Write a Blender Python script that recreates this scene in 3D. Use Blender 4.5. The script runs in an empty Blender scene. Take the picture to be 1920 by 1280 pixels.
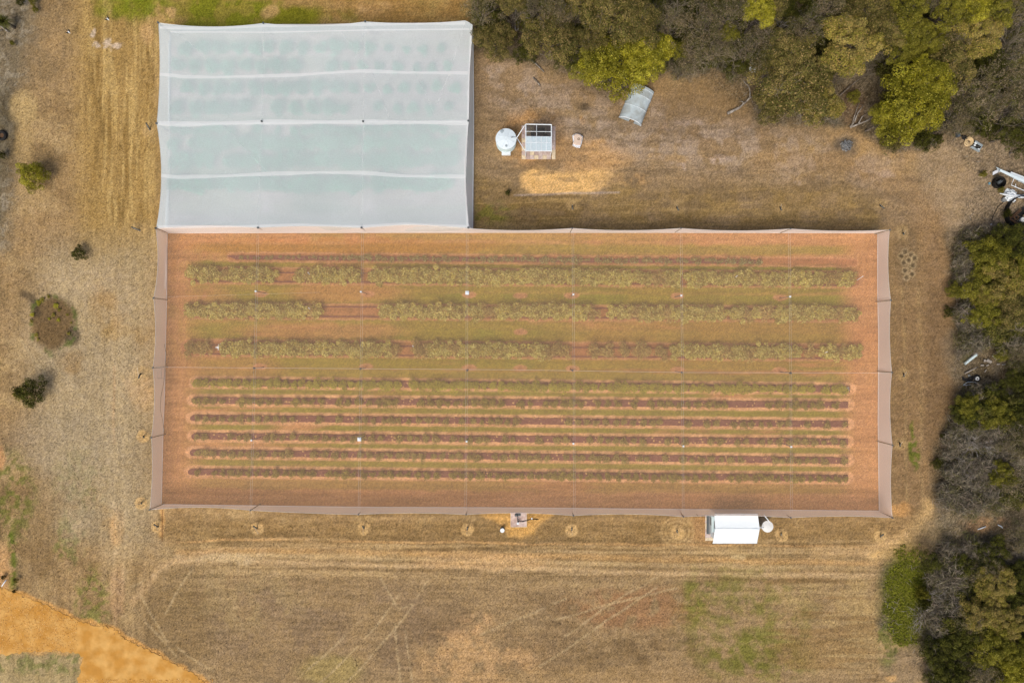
import bpy, math, random
import numpy as np
from mathutils import Vector, Matrix
C = bpy.context.scene
COL = C.collection
R = math.radians
# ------------------------------------------------------------------ camera, sky, sun, exposure
S = 0.07            # metres on the ground for one pixel of the 1920 px wide photograph
H = 89.6            # flying height of the camera
cam_d = bpy.data.cameras.new('drone_camera'); cam_d.sensor_width = 36; cam_d.lens = 24
cam_d.clip_start = 0.5; cam_d.clip_end = 3000
cam = bpy.data.objects.new('drone_camera', cam_d); COL.objects.link(cam)
cam.location = (0, 0, H); cam.rotation_euler = (0, 0, 0); C.camera = cam

SUN_EL, SUN_AZ = R(52), R(205)      # azimuth clockwise from +Y: light comes from the lower left of the picture
wd = bpy.data.worlds.new('World'); C.world = wd; wd.use_nodes = True
nt = wd.node_tree; nt.nodes.clear()
sky = nt.nodes.new('ShaderNodeTexSky'); sky.sky_type = 'NISHITA'; sky.sun_disc = False
sky.sun_elevation = SUN_EL; sky.sun_rotation = SUN_AZ; sky.dust_density = 6.0; sky.air_density = 1.0; sky.ozone_density = 1.0
bg = nt.nodes.new('ShaderNodeBackground'); bg.inputs[1].default_value = 0.09
wo = nt.nodes.new('ShaderNodeOutputWorld')
nt.links.new(sky.outputs[0], bg.inputs[0]); nt.links.new(bg.outputs[0], wo.inputs[0])
sl = bpy.data.lights.new('sun', 'SUN'); sl.energy = 1.5; sl.angle = R(34); sl.color = (1.0, 0.93, 0.82)
so = bpy.data.objects.new('sun', sl); COL.objects.link(so)
sd = Vector((math.sin(SUN_AZ)*math.cos(SUN_EL), math.cos(SUN_AZ)*math.cos(SUN_EL), math.sin(SUN_EL)))
so.rotation_euler = sd.to_track_quat('Z', 'Y').to_euler(); so.location = (0, 0, 120)
C.view_settings.view_transform = 'Standard'; C.view_settings.look = 'None'
C.view_settings.exposure = 0.44; C.view_settings.gamma = 1; C.view_settings.use_curve_mapping = False
C.cycles.transparent_max_bounces = 16

# ------------------------------------------------------------------ helpers
def s2l(v):
    v = v/255.0
    return v/12.92 if v <= 0.04045 else ((v+0.055)/1.055)**2.4
KG = (1.17, 1.10, 1.06)             # brightness of a white card on the ground under this light
def L(r, g, b, k=1.0):               # colour as it reads in daylight -> surface colour
    return (min(0.9, s2l(r)/KG[0]*k), min(0.9, s2l(g)/KG[1]*k), min(0.9, s2l(b)/KG[2]*k))
def W(px, py, z=0.0):
    f = S*(H-z)/H
    return Vector(((px-960)*f, (640-py)*f, z))
def G(px, py, z=0.0):                # ground position, then raised straight up
    return Vector(((px-960)*S, (640-py)*S, z))

def mat(name, col, rough=0.85, var=0.12, scale=3.0, metal=0.0, bump=0.0, col2=None, coord='Object', attr=None, objrand=0.0, spec=0.3):
    m = bpy.data.materials.new(name); m.use_nodes = True
    n = m.node_tree; b = n.nodes['Principled BSDF']
    b.inputs['Roughness'].default_value = rough; b.inputs['Metallic'].default_value = metal
    b.inputs['Specular IOR Level'].default_value = spec
    tc = n.nodes.new('ShaderNodeTexCoord'); nz = n.nodes.new('ShaderNodeTexNoise')
    nz.inputs['Scale'].default_value = scale; nz.inputs['Detail'].default_value = 5
    n.links.new(tc.outputs[coord], nz.inputs['Vector'])
    mr = n.nodes.new('ShaderNodeMapRange'); mr.inputs[1].default_value = 0.3; mr.inputs[2].default_value = 0.7
    mr.inputs[3].default_value = 1-var; mr.inputs[4].default_value = 1+var
    n.links.new(nz.outputs['Fac'], mr.inputs[0])
    if attr:
        base = n.nodes.new('ShaderNodeAttribute'); base.attribute_name = attr; bo = base.outputs['Color']
    elif col2:
        mx = n.nodes.new('ShaderNodeMix'); mx.data_type = 'RGBA'
        mx.inputs[6].default_value = (*col, 1); mx.inputs[7].default_value = (*col2, 1)
        n2 = n.nodes.new('ShaderNodeTexNoise'); n2.inputs['Scale'].default_value = scale*0.45; n2.inputs['Detail'].default_value = 6
        n.links.new(tc.outputs[coord], n2.inputs['Vector'])
        r2 = n.nodes.new('ShaderNodeMapRange'); r2.inputs[1].default_value = 0.4; r2.inputs[2].default_value = 0.62
        n.links.new(n2.outputs['Fac'], r2.inputs[0]); n.links.new(r2.outputs[0], mx.inputs[0]); bo = mx.outputs[2]
    else:
        base = n.nodes.new('ShaderNodeRGB'); base.outputs[0].default_value = (*col, 1); bo = base.outputs[0]
    vm = n.nodes.new('ShaderNodeVectorMath'); vm.operation = 'SCALE'
    n.links.new(bo, vm.inputs[0]); fac = mr.outputs[0]
    if objrand:
        oi = n.nodes.new('ShaderNodeObjectInfo'); m2 = n.nodes.new('ShaderNodeMapRange')
        m2.inputs[3].default_value = 1-objrand; m2.inputs[4].default_value = 1+objrand
        n.links.new(oi.outputs['Random'], m2.inputs[0])
        mm = n.nodes.new('ShaderNodeMath'); mm.operation = 'MULTIPLY'
        n.links.new(fac, mm.inputs[0]); n.links.new(m2.outputs[0], mm.inputs[1]); fac = mm.outputs[0]
    n.links.new(fac, vm.inputs[3]); n.links.new(vm.outputs[0], b.inputs['Base Color'])
    if bump:
        bp = n.nodes.new('ShaderNodeBump'); bp.inputs['Strength'].default_value = bump; bp.inputs['Distance'].default_value = 0.05
        n.links.new(nz.outputs['Fac'], bp.inputs['Height']); n.links.new(bp.outputs[0], b.inputs['Normal'])
    return m

def link(name, me, parent=None):
    o = bpy.data.objects.new(name, me); COL.objects.link(o)
    if parent is not None: o.parent = parent
    return o
def tag(o, label=None, cat=None, group=None, kind=None):
    if label: o['label'] = label
    if cat: o['category'] = cat
    if group: o['group'] = group
    if kind: o['kind'] = kind
    return o
def thing(name, loc, label, cat, group=None, rz=0):
    o = bpy.data.objects.new(name, None); COL.objects.link(o); o.location = loc; o.rotation_euler = (0, 0, rz)
    o.empty_display_size = 0.3
    return tag(o, label, cat, group)

class MB:
    def __init__(s): s.v = []; s.f = []; s.m = []
    def add(s, vs, fs, mi=0):
        k = len(s.v); s.v += [tuple(v) for v in vs]; s.f += [tuple(i+k for i in f) for f in fs]; s.m += [mi]*len(fs)
    def box(s, c, d, rz=0, rot=None, mi=0):
        M = rot if rot is not None else Matrix.Rotation(rz, 3, 'Z')
        c = Vector(c); h = [x/2 for x in d]
        vs = [c + M@Vector((sx*h[0], sy*h[1], sz*h[2])) for sx in (-1, 1) for sy in (-1, 1) for sz in (-1, 1)]
        s.add(vs, [(0,1,3,2),(4,6,7,5),(0,4,5,1),(2,3,7,6),(0,2,6,4),(1,5,7,3)], mi)
    def cyl(s, c, r, h, n=24, r2=None, mi=0, cap=True):
        r2 = r if r2 is None else r2; c = Vector(c); vs = []
        for k in range(n):
            a = 2*math.pi*k/n; vs.append(c+Vector((r*math.cos(a), r*math.sin(a), 0)))
        for k in range(n):
            a = 2*math.pi*k/n; vs.append(c+Vector((r2*math.cos(a), r2*math.sin(a), h)))
        fs = [(k, (k+1) % n, n+(k+1) % n, n+k) for k in range(n)]
        if cap: fs += [tuple(range(n-1, -1, -1)), tuple(range(n, 2*n))]
        s.add(vs, fs, mi)
    def tube(s, pts, r, n=6, mi=0):
        pts = [Vector(p) for p in pts]; m = len(pts)
        rs = r if isinstance(r, (list, tuple)) else [r]*m
        vs = []
        for i, p in enumerate(pts):
            d = (pts[min(i+1, m-1)]-pts[max(i-1, 0)])
            if d.length < 1e-6: d = Vector((0, 0, 1))
            d.normalize(); u = d.cross(Vector((0.13, 0.31, 0.94)))
            if u.length < 1e-3: u = d.cross(Vector((1, 0, 0)))
            u.normalize(); w = d.cross(u)
            for k in range(n):
                a = 2*math.pi*k/n; vs.append(p+u*math.cos(a)*rs[i]+w*math.sin(a)*rs[i])
        fs = []
        for i in range(m-1):
            for k in range(n):
                fs.append((i*n+k, i*n+(k+1) % n, (i+1)*n+(k+1) % n, (i+1)*n+k))
        fs += [tuple(range(n-1, -1, -1)), tuple(range((m-1)*n, m*n))]
        s.add(vs, fs, mi)
    def torus(s, c, Rr, r, n=28, k=8, mi=0, sz=1.0):
        c = Vector(c); vs = []; fs = []
        for i in range(n):
            a = 2*math.pi*i/n
            for j in range(k):
                b = 2*math.pi*j/k
                vs.append(c+Vector(((Rr+r*math.cos(b))*math.cos(a), (Rr+r*math.cos(b))*math.sin(a), r*math.sin(b)*sz)))
        for i in range(n):
            for j in range(k):
                fs.append((i*k+j, ((i+1) % n)*k+j, ((i+1) % n)*k+(j+1) % k, i*k+(j+1) % k))
        s.add(vs, fs, mi)
    def build(s, name, mats, parent=None, smooth=False, loc=None):
        me = bpy.data.meshes.new(name); me.from_pydata(s.v, [], s.f)
        for m in (mats if isinstance(mats, (list, tuple)) else [mats]): me.materials.append(m)
        me.polygons.foreach_set('material_index', s.m)
        if smooth: me.polygons.foreach_set('use_smooth', [True]*len(s.f))
        me.update()
        o = link(name, me, parent)
        if loc is not None: o.location = loc
        return o

def np_mesh(name, v, f, cols=None, mats=()):
    """v (n,3), f (m,4) arrays; cols per vertex (n,3)"""
    me = bpy.data.meshes.new(name)
    me.vertices.add(len(v)); me.vertices.foreach_set('co', np.asarray(v, np.float32).ravel())
    k = f.shape[1]
    me.loops.add(f.size); me.loops.foreach_set('vertex_index', f.astype(np.int32).ravel())
    me.polygons.add(len(f)); me.polygons.foreach_set('loop_start', np.arange(0, f.size, k, dtype=np.int32))
    me.polygons.foreach_set('loop_total', np.full(len(f), k, np.int32))
    me.update(calc_edges=True)
    if cols is not None:
        a = me.color_attributes.new('tint', 'FLOAT_COLOR', 'POINT')
        c4 = np.ones((len(v), 4), np.float32); c4[:, :3] = cols
        a.data.foreach_set('color', c4.ravel())
    for m in mats: me.materials.append(m)
    return me

# ------------------------------------------------------------------ ground: one sheet, surface colours laid in patches
rs = np.random.RandomState(11)
step = 2.0
gx = np.arange(-130, 2051, step); gy = np.arange(-130, 1411, step)
far = np.array([8, 20, 45, 90, 180, 400, 900, 2000, 5000, 11000.])
gx = np.concatenate([gx[0]-far[::-1], gx, gx[-1]+far]); gy = np.concatenate([gy[0]-far[::-1], gy, gy[-1]+far])
PX, PY = np.meshgrid(gx, gy)
def vn(sx, sy=None, seed=0, octv=1):
    sy = sy or sx; out = 0; amp = 1; tot = 0
    for o in range(octv):
        r = np.random.RandomState(seed*17+o*101+5); ax = sx/2**o; ay = sy/2**o
        xx = np.clip((PX+400)/ax, 0, 5000); yy = np.clip((PY+400)/ay, 0, 5000)
        T = r.rand(257, 263)
        x0 = np.floor(xx).astype(int); y0 = np.floor(yy).astype(int); fx = xx-x0; fy = yy-y0
        fx = fx*fx*(3-2*fx); fy = fy*fy*(3-2*fy)
        a = T[y0 % 257, x0 % 263]; b = T[y0 % 257, (x0+1) % 263]; c = T[(y0+1) % 257, x0 % 263]; d = T[(y0+1) % 257, (x0+1) % 263]
        out = out + amp*((a*(1-fx)+b*fx)*(1-fy)+(c*(1-fx)+d*fx)*fy); tot += amp; amp *= 0.55
    return out/tot
def sm(x, a, b): t = np.clip((x-a)/(b-a), 0, 1); return t*t*(3-2*t)
N1 = vn(60, seed=1, octv=5); N2 = vn(22, seed=2, octv=4); N3 = vn(9, seed=3, octv=3); N4 = vn(140, seed=4, octv=4)
N5 = vn(34, seed=5, octv=4)
WX = PX+(vn(26, seed=6, octv=3)-.5)*16; WY = PY+(vn(26, seed=7, octv=3)-.5)*16
WX2 = PX+(vn(70, seed=8, octv=2)-.5)*7; WY2 = PY+(vn(70, seed=12, octv=2)-.5)*7
col = np.zeros(PX.shape+(3,)); 
def c_(r, g, b): return np.array(L(r, g, b))
def blend(mask, c, patch=0.0):
    global col
    m = np.clip(mask, 0, 1)[..., None]
    col = col*(1-m)+np.asarray(c)*m
def ell(cx, cy, rx, ry, soft=0.35, rot=0, warp=True):
    X = (WX if warp else PX)-cx; Y = (WY if warp else PY)-cy
    a = R(rot); u = (X*math.cos(a)+Y*math.sin(a))/rx; v = (-X*math.sin(a)+Y*math.cos(a))/ry
    return 1-sm(np.sqrt(u*u+v*v), 1-soft, 1+soft)
def segd(pts, warp=True):
    X = WX2 if warp == 2 else WX if warp else PX; Y = WY2 if warp == 2 else WY if warp else PY
    d = np.full(PX.shape, 1e9)
    for (x0, y0), (x1, y1) in zip(pts[:-1], pts[1:]):
        dx, dy = x1-x0, y1-y0; t = np.clip(((X-x0)*dx+(Y-y0)*dy)/(dx*dx+dy*dy+1e-9), 0, 1)
        d = np.minimum(d, np.hypot(X-x0-t*dx, Y-y0-t*dy))
    return d
def line(pts, w, soft=None, warp=False):
    soft = soft or w*0.6
    return 1-sm(segd(pts, 2 if warp else False), w-soft, w+soft)
def poly(pts, soft=4, warp=True):
    X = WX if warp else PX; Y = WY if warp else PY
    ins = np.zeros(PX.shape, bool); n = len(pts)
    for i in range(n):
        x0, y0 = pts[i]; x1, y1 = pts[(i+1) % n]
        if y0 == y1: continue
        c = ((y0 > Y) != (y1 > Y)) & (X < (x1-x0)*(Y-y0)/(y1-y0)+x0); ins ^= c
    d = segd(list(pts)+[pts[0]], warp); sdist = np.where(ins, -d, d)
    return 1-sm(sdist, -soft, soft)

# base dry pasture: tan straw, browner and greyer patches
col[:] = c_(164, 133, 92)
blend(sm(N4, .42, .62), c_(152, 124, 86)); blend(sm(N1, .5, .68)*.8, c_(176, 146, 102)); blend(sm(N5, .52, .66)*.55, c_(134, 106, 70))
# golden top-left mown strip
blend(poly([(140,-200),(900,-200),(900,60),(300,60),(300,440),(240,640),(150,640)], 34)*.75, c_(168, 134, 76))
blend(poly([(150,-200),(300,-200),(300,60),(290,430),(170,430)], 30)*sm(vn(7, 120, seed=9, octv=3), .5, .66)*.65, c_(198, 164, 104))
blend(poly([(150,-200),(300,-200),(300,60),(290,430),(170,430)], 30)*sm(vn(11, 90, seed=10, octv=3), .55, .7)*.6, c_(128, 98, 52))
blend(ell(450, 12, 300, 50)*sm(N1, .38, .62), c_(124, 122, 34)); blend(ell(545, 30, 60, 20)*.9, c_(120, 118, 22)); blend(ell(265, 18, 75, 26)*sm(N2,.3,.6)*.8, c_(118, 122, 30))
blend(ell(430,20,110,26)*sm(N2,.45,.6)*.6, c_(150,128,60))
for a in ((320,27,9,9),(508,22,16,12),(690,22,26,14),(275,65,14,18),(690,10,60,12)): blend(ell(*a)*.75, c_(196, 156, 104))
blend(ell(750, 20, 150, 50)*.6*sm(N2,.3,.7), c_(146, 108, 58))
for a in ((173,60,6,9),(180,85,7,9),(202,78,10,8),(200,92,9,6),(218,82,10,5)): blend(ell(*a)*.7*sm(N3,.3,.6), c_(214, 190, 168))
# grey litter along the left edge
blend(poly([(-300,-200),(75,-200),(72,30),(60,90),(45,150),(35,175),(28,260),(22,380),(10,470),(-300,470)], 26)*.9, c_(120, 106, 84))
blend(poly([(-300,-200),(75,-200),(72,30),(60,90),(45,150),(35,175),(28,260),(22,380),(10,470),(-300,470)], 20)*sm(N3,.5,.62)*.55, c_(158, 144, 122))
blend(ell(8, 250, 26, 90)*.55, c_(74, 64, 44))
blend(ell(44, 205, 25, 32)*.9, c_(184, 154, 104)); blend(ell(45, 270, 18, 40)*.7, c_(176, 146, 98))
blend(ell(85,100,40,60)*.55*sm(N2,.35,.65), c_(140,116,84))
# pale worn loop on the left
blend(line([(110,500),(130,530),(190,540),(230,560),(240,640),(225,740),(215,850),(215,960),(222,1100)], 26, 22, True)*.55, c_(186, 156, 112))
blend(ell(150,520,70,26)*.6, c_(192,160,116)); blend(ell(210,560,50,60)*.35, c_(178,142,104))
for off in (-6, 14): blend(line([(214+off,640),(212+off,760),(216+off,880),(222+off,1000),(218+off,1120)], 3.5, 4, True)*.6*sm(N2,.2,.6), c_(200, 168, 124))
blend(line([(213,690),(214,830)],2.5,2,True)*.6, c_(204,146,92)); blend(ell(218,985,14,34)*.8, c_(202, 152, 94)); blend(ell(220, 1110, 14, 50)*.5, c_(180, 140, 102))
for p in ([(40,640),(130,770),(160,800)], [(60,640),(150,740),(190,790)]): blend(line(p, 2.5, 3, True)*.5, c_(190, 164, 122))
blend(ell(262,722,26,44)*.85*sm(N2,.25,.55), c_(208,160,104)); blend(ell(250,700,30,14)*.5, c_(196,160,110))
blend(ell(120, 830, 110, 60)*.5, c_(156, 136, 110))
blend(ell(150, 900, 50, 60)*sm(N3, .38, .68)*.75, c_(120, 114, 58)); blend(ell(20, 930, 46, 80)*sm(N3, .34, .66)*.75, c_(104, 106, 42))
blend(ell(130, 1010, 30, 50)*sm(N3, .38, .68)*.7, c_(118, 116, 58)); blend(ell(172, 1130, 34, 60)*sm(N3, .38, .66)*.7, c_(116, 116, 52))
blend(ell(5,1080,20,60)*.8, c_(196,150,100)); blend(ell(3,860,10,22)*.6, c_(206,150,100))
blend(line([(18,1000),(26,1060),(22,1120)],6,6,True)*.8*sm(N3,.35,.55), c_(88,104,20))
blend(poly([(90,460),(290,450),(285,1020),(120,1020),(60,800),(40,640)],50)*.65*sm(N1,.2,.5), c_(176,155,122))
# mulch mound
blend(ell(98, 605, 40, 50, .2, 10)*.92, c_(112, 88, 58)); blend(line([(45,550),(60,560),(68,590)], 7, 5, True)*.7, c_(76, 64, 50)); blend(ell(135,630,12,16)*.7, c_(70,60,46))
blend(ell(97,608,46,56,.12)*(1-ell(97,608,38,48,.12))*sm(N3,.45,.6)*.8, c_(90,100,44))
# bottom field
blend(poly([(300,1060),(1650,1060),(1640,1500),(300,1500),(240,1180)], 40)*.75, c_(156, 128, 92))
blend(ell(620, 1180, 230, 90)*sm(N1,.35,.6)*.6, c_(134, 110, 86)); blend(ell(450, 1120, 130, 60)*.5*sm(N2,.35,.6), c_(164, 138, 96)); blend(ell(330,1170,70,90)*.5, c_(128,102,66))
blend(ell(1000, 1200, 260, 90)*.5*sm(N1,.4,.6), c_(130, 104, 74)); blend(ell(900, 1245, 115, 60)*.7*sm(N2,.3,.6), c_(198, 156, 108)); blend(ell(870,1178,60,18,.5,-20)*.7*sm(N2,.3,.6), c_(204,160,112))
blend(ell(1200,1140,130,40)*.6*sm(N2,.3,.6), c_(158,112,76)); blend(ell(1230,1230,150,40)*.5*sm(N2,.4,.6), c_(112,88,58)); blend(ell(620,1255,60,28)*.7, c_(162,140,86)); blend(ell(1150,1280,260,30)*.6, c_(166,134,92))
for a in ((1400,1160,120,110),(1430,1230,100,50),(1310,1110,24,60)): blend(ell(*a)*sm(N2+N3*.5, .5, 1.0)*.75, c_(122, 116, 52))
blend(ell(1570, 1150, 110, 100)*.6*sm(N1,.35,.6), c_(180, 150, 100))
blend(poly([(1440,1060),(1660,1060),(1650,1300),(1440,1300)],30)*sm(vn(160, 9, seed=21, octv=3), .5, .66)*.55, c_(140, 108, 68))
for p in ([(600,1280),(700,1180),(750,1110)], [(640,1290),(740,1180),(800,1090)], [(550,1280),(680,1160)], [(1060,1190),(1180,1110),(1240,1075)], [(1080,1200),(1160,1150),(1230,1100)], [(1010,1250),(1130,1170)], [(260,1110),(310,1200),(400,1260)], [(250,1140),(330,1230)], [(760,1180),(775,1290)], [(740,1170),(752,1290)], [(715,1080),(745,1140),(770,1130)], [(310,1150),(360,1060),(440,1030)], [(250,1100),(320,1055),(420,1040)], [(900,1190),(1060,1120)], [(1040,1160),(1270,1100)]):
    blend(line(p, 1.8, 2.2, True)*.62*sm(N2,.15,.55), c_(192, 164, 122))
blend((1-sm(segd([(0,1104),(45,1118),(90,1136),(135,1158),(170,1170),(212,1178),(238,1198),(285,1222),(330,1245),(362,1262),(400,1290),(520,1400)],True),2,9))*.8, c_(208,152,84))
blend((1-sm(segd([(146,1300),(146,1270),(156,1232),(140,1222),(100,1219),(60,1220),(20,1226),(-60,1232)],True),2,9))*.7, c_(204,158,98))
blend(poly([(-300,1228),(150,1226),(150,1400),(-300,1400)],6)*.8, c_(168,146,104)); blend(poly([(-300,1228),(150,1226),(150,1260),(-300,1260)],8)*sm(N3,.45,.62)*.7, c_(120,118,64))
# tracks below the net
blend(poly([(300,975),(1660,975),(1660,1020),(300,1015)], 14)*.6, c_(142, 112, 70))
st = sm(vn(240, 6, seed=22, octv=3), .5, .64)
blend(poly([(400,1012),(1660,1016),(1650,1120),(900,1090),(400,1080)], 16)*st*.6, c_(190, 158, 112))
blend(poly([(400,1005),(1660,1010),(1650,1100),(900,1080),(400,1060)], 14)*sm(vn(200, 5, seed=23, octv=3), .54, .66)*.5, c_(120, 94, 60))
for y0, y1, y2, w, cc, k in ((1032,1040,1056,5,(200,156,102),.6), (1052,1066,1080,5,(200,166,122),.6), (1012,1018,1024,1.8,(204,158,104),.7), (1040,1052,1066,4,(196,164,118),.6), (1022,1024,1030,2,(190,156,108),.5)):
    blend(line([(330,y0+4),(420,y0),(700,(y0+y1)/2),(960,y1),(1300,(y1+y2)/2+1),(1660,y2)], w, w*.9, True)*k*sm(vn(60,14,seed=24,octv=3),.15,.5), c_(*cc))
blend(line([(250,1130),(300,1060),(360,1040),(420,1036)], 6, 6, True)*.6, c_(196, 160, 116)); blend(ell(910,1052,120,16)*.5, c_(214,170,118)); blend(ell(430,1046,60,8)*.6,c_(206,176,132))
blend(poly([(900,960),(1040,960),(1010,985),(1000,1003),(955,1005),(940,985)],6)*.9, c_(206, 158, 92))
blend(ell(1387,1040,16,6)*.7, c_(206,176,128)); blend(poly([(1300,965),(1345,965),(1330,1020),(1300,1015)],10)*.5, c_(182,136,92))
for r0 in (14,22,30): blend((1-sm(np.abs(np.hypot(PX-1270,(PY-997)*1.1)-r0),1.5,3.5))*.45, c_(196,162,112))
# right side: dusty strip between net and bush, dark tracks
blend(poly([(1670,380),(1760,360),(1800,480),(1790,720),(1740,960),(1700,1040),(1668,1040)], 22)*.85, c_(142, 112, 78))
blend(ell(1700, 480, 26, 60)*.6, c_(126, 104, 76))
for x0 in (1692, 1722): blend(line([(x0,540),(x0+6,700),(x0+4,860),(x0+12,960)], 3, 3, True)*.45*sm(N2,.2,.6), c_(172, 142, 98))
blend(poly([(1740,440),(1765,420),(1800,700),(1770,830),(1745,900),(1735,800)], 12)*.7, c_(122, 96, 68))
blend(line([(1640,1040),(1700,1010),(1735,975),(1745,945)], 12, 12, True)*.9, c_(204, 166, 112)); blend(ell(1700,1000,60,40)*.45, c_(176,140,92))
blend(line([(1530,1035),(1620,1032),(1700,1005)],7,7,True)*.5, c_(204,166,118)); blend(ell(1685,955,24,12)*.8, c_(196,146,90))
blend(ell(1712,845,9,38,.3,-8)*sm(N3,.4,.55)*.9, c_(104,108,40)); blend(ell(1708,805,4,16)*.7, c_(104,108,40))
for x, y in ((1697,472),(1709,478),(1695,492),(1708,500),(1697,507),(1712,497),(1704,488),(1700,520),(1710,514),(1690,480),(1715,484)):
    blend((1-sm(np.hypot(PX-x, PY-y), 3, 5))*.75, c_(92, 78, 58)); blend((1-sm(np.abs(np.hypot(PX-x, PY-y)-5.6), .6, 2))*.5, c_(184,158,118))
# yard above the net on the right
blend(poly([(888,100),(1060,140),(1300,200),(1700,280),(1760,380),(1700,430),(888,428)], 24)*.8, c_(150, 124, 93))
blend(ell(950,160,80,55)*.7, c_(156,128,96)); blend(ell(1330, 220, 140, 60)*.6, c_(146, 118, 88)); blend(ell(1580, 300, 150, 34)*.6*sm(N2,.3,.6), c_(176, 144, 96))
blend(ell(1640,280,90,50)*.5, c_(186,148,100))
blend(poly([(888,330),(1000,350),(1640,350),(1650,428),(888,428)],16)*.7*sm(N1,.25,.6), c_(142,114,66)); blend(ell(1000,390,110,30)*.7, c_(124,98,56)); blend(ell(925,400,40,24)*sm(N3,.35,.55)*.8, c_(124,116,52))
blend(poly([(888,370),(1650,370),(1650,430),(888,430)],10)*sm(vn(120, 6, seed=25, octv=3), .5, .65)*.5, c_(176,144,92))
blend(ell(1000,260,62,55)*.75*sm(N2,.1,.5), c_(192,144,92)); blend(ell(1110,290,70,34)*.8, c_(196,152,102))
blend(poly([(975,330),(990,318),(1020,316),(1050,322),(1130,316),(1170,325),(1172,345),(1120,358),(1060,362),(1000,364),(980,350)], 7)*(.92-.7*sm(PX,1090,1180)), c_(226, 178, 114))
blend(poly([(975,330),(990,318),(1020,316),(1050,322),(1170,325),(1172,345),(1120,358),(1000,364),(980,350)], 8)*sm(N3,.5,.65)*.35*(1-sm(PX,1110,1170)), c_(240, 192, 128)); blend(ell(1005,344,10,8)*.5, c_(190,146,86)); blend(ell(1185,338,30,12)*.5*sm(N3,.4,.6), c_(214,166,108))
blend(line([(965,366),(1040,364),(1160,362)],1.6,1.5,True)*.7, c_(182,160,144))
blend(ell(1093,228,8,7)*.8, c_(214,160,94)); blend(ell(1093,200,12,7,.5)*.85, c_(66,58,46)); blend(ell(1280,228,8,6)*.6,c_(196,170,160)); blend(ell(1255,240,16,8)*.5*sm(N3,.3,.6), c_(190,160,144))
for a in ((1310,228,7,6),(1278,312,8,7),(1500,345,9,7),(1660,325,16,8),(1350,300,20,8)): blend(ell(*a)*.6*sm(N3,.3,.6), c_(206, 178, 160))
blend(poly([(1150,280),(1500,290),(1560,330),(1180,330)],20)*sm(vn(120,7,seed=26,octv=3),.52,.66)*.5, c_(184,148,104))
blend(ell(1587, 273, 22, 20, .4)*.8, c_(104, 92, 78)); blend(ell(1587,273,12,12,.4)*.6, c_(74,68,62))
blend(ell(1405,245,9,9)*.7,c_(86,76,62))
blend(poly([(895,110),(1060,150),(1300,210),(1680,300),(1640,350),(1200,300),(1060,250),(930,200)],24)*sm(N5,.42,.6)*.6, c_(172,150,130)); blend(poly([(895,110),(1300,210),(1740,330),(1700,420),(888,420)],20)*sm(vn(46,16,seed=91,octv=3),.5,.64)*.5, c_(124,102,76))
# track curving right above the corner
blend(line([(1430,300),(1600,310),(1700,350),(1745,420),(1765,520)], 22, 18, True)*.4, c_(164, 130, 92))
# bush floor, leaf litter; vignette dimming is put into the litter colour
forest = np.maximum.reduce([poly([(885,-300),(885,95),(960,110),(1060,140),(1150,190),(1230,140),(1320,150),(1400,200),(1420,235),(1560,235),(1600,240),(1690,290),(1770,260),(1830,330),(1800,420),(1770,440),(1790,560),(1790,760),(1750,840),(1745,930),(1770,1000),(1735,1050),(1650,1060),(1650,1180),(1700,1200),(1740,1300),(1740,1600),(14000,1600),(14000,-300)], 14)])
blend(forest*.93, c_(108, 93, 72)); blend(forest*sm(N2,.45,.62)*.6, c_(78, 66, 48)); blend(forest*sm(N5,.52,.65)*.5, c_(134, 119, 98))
blend(poly([(1700,270),(1920,240),(1920,470),(1780,440)],18)*.65, c_(160,136,108)); blend(ell(1160,170,140,40)*.3, c_(140,112,80)); blend(ell(1330,185,80,45)*.6, c_(134,108,74)); blend(ell(1600,200,24,40)*.6,c_(118,92,68))
blend(ell(1830,1000,110,50)*.7, c_(128,112,86)); blend(ell(1850,985,50,16)*.6*sm(N2,.3,.6), c_(166,126,88)); blend(ell(1800,660,34,50)*.5,c_(124,108,86))
blend(ell(1700,1120,48,90)*sm(N3,.1,.4)*.9, c_(92,94,24)); blend(ell(1700,1250,50,34)*.8, c_(150,126,96)); blend(ell(1672,1268,12,6)*.8,c_(204,160,104)); blend(ell(1665,1210,22,40)*sm(N3,.35,.6)*.7, c_(96,102,42))
spots = rs.rand(*PX.shape); nearm = (PX > -130) & (PX < 2050) & (PY > -130) & (PY < 1410); blend(nearm*forest*(spots > .95)*.25, c_(206, 184, 150)); blend(nearm*forest*(spots < .1)*.4, c_(52, 44, 30))
# inside the nets: red-brown soil, mown inter-rows
inn = poly([(311,436),(1646,436),(1649,957),(303,946)], 2, False)
blend(inn, c_(188, 130, 84)); blend(inn*sm(N1,.4,.65)*.5, c_(198, 142, 90)); blend(inn*sm(vn(260,8,seed=31,octv=4),.5,.64)*.5, c_(200,142,92)); blend(inn*sm(vn(260,12,seed=32,octv=4),.54,.66)*.45, c_(150,102,56))
def rowy(yl, yr, x): return yl+(yr-yl)*(x-350)/1250.0
gm = sm(vn(160, 26, seed=33, octv=4), .22, .44)
for yl, yr, h, k in ((463,470,7,.6),(500,506,9,.95),(535,540,9,.75),(556,566,10,.95),(605,610,14,.75),(624,636,9,.9),(676,684,10,.85),(700,712,8,.7),(735,744,8,.85),(768,777,8,.85),(800,812,8,.85),(834,845,7,.85),(868,879,7,.8),(905,918,8,.35)):
    d = np.abs(PY-rowy(yl, yr, PX)+(N2-.5)*8)
    blend(inn*(1-sm(d, h-2, h+6))*np.minimum(k*1.08,1)*gm*sm(PX, 330, 400)*(1-sm(PX, 1560, 1610)), c_(128, 121, 36))
blend(inn*ell(880,580,560,180,.3)*sm(N1+N3*.3,.5,.7)*.6, c_(146,122,42)); blend(inn*ell(640,462,300,16)*.5, c_(178,104,36))
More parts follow.
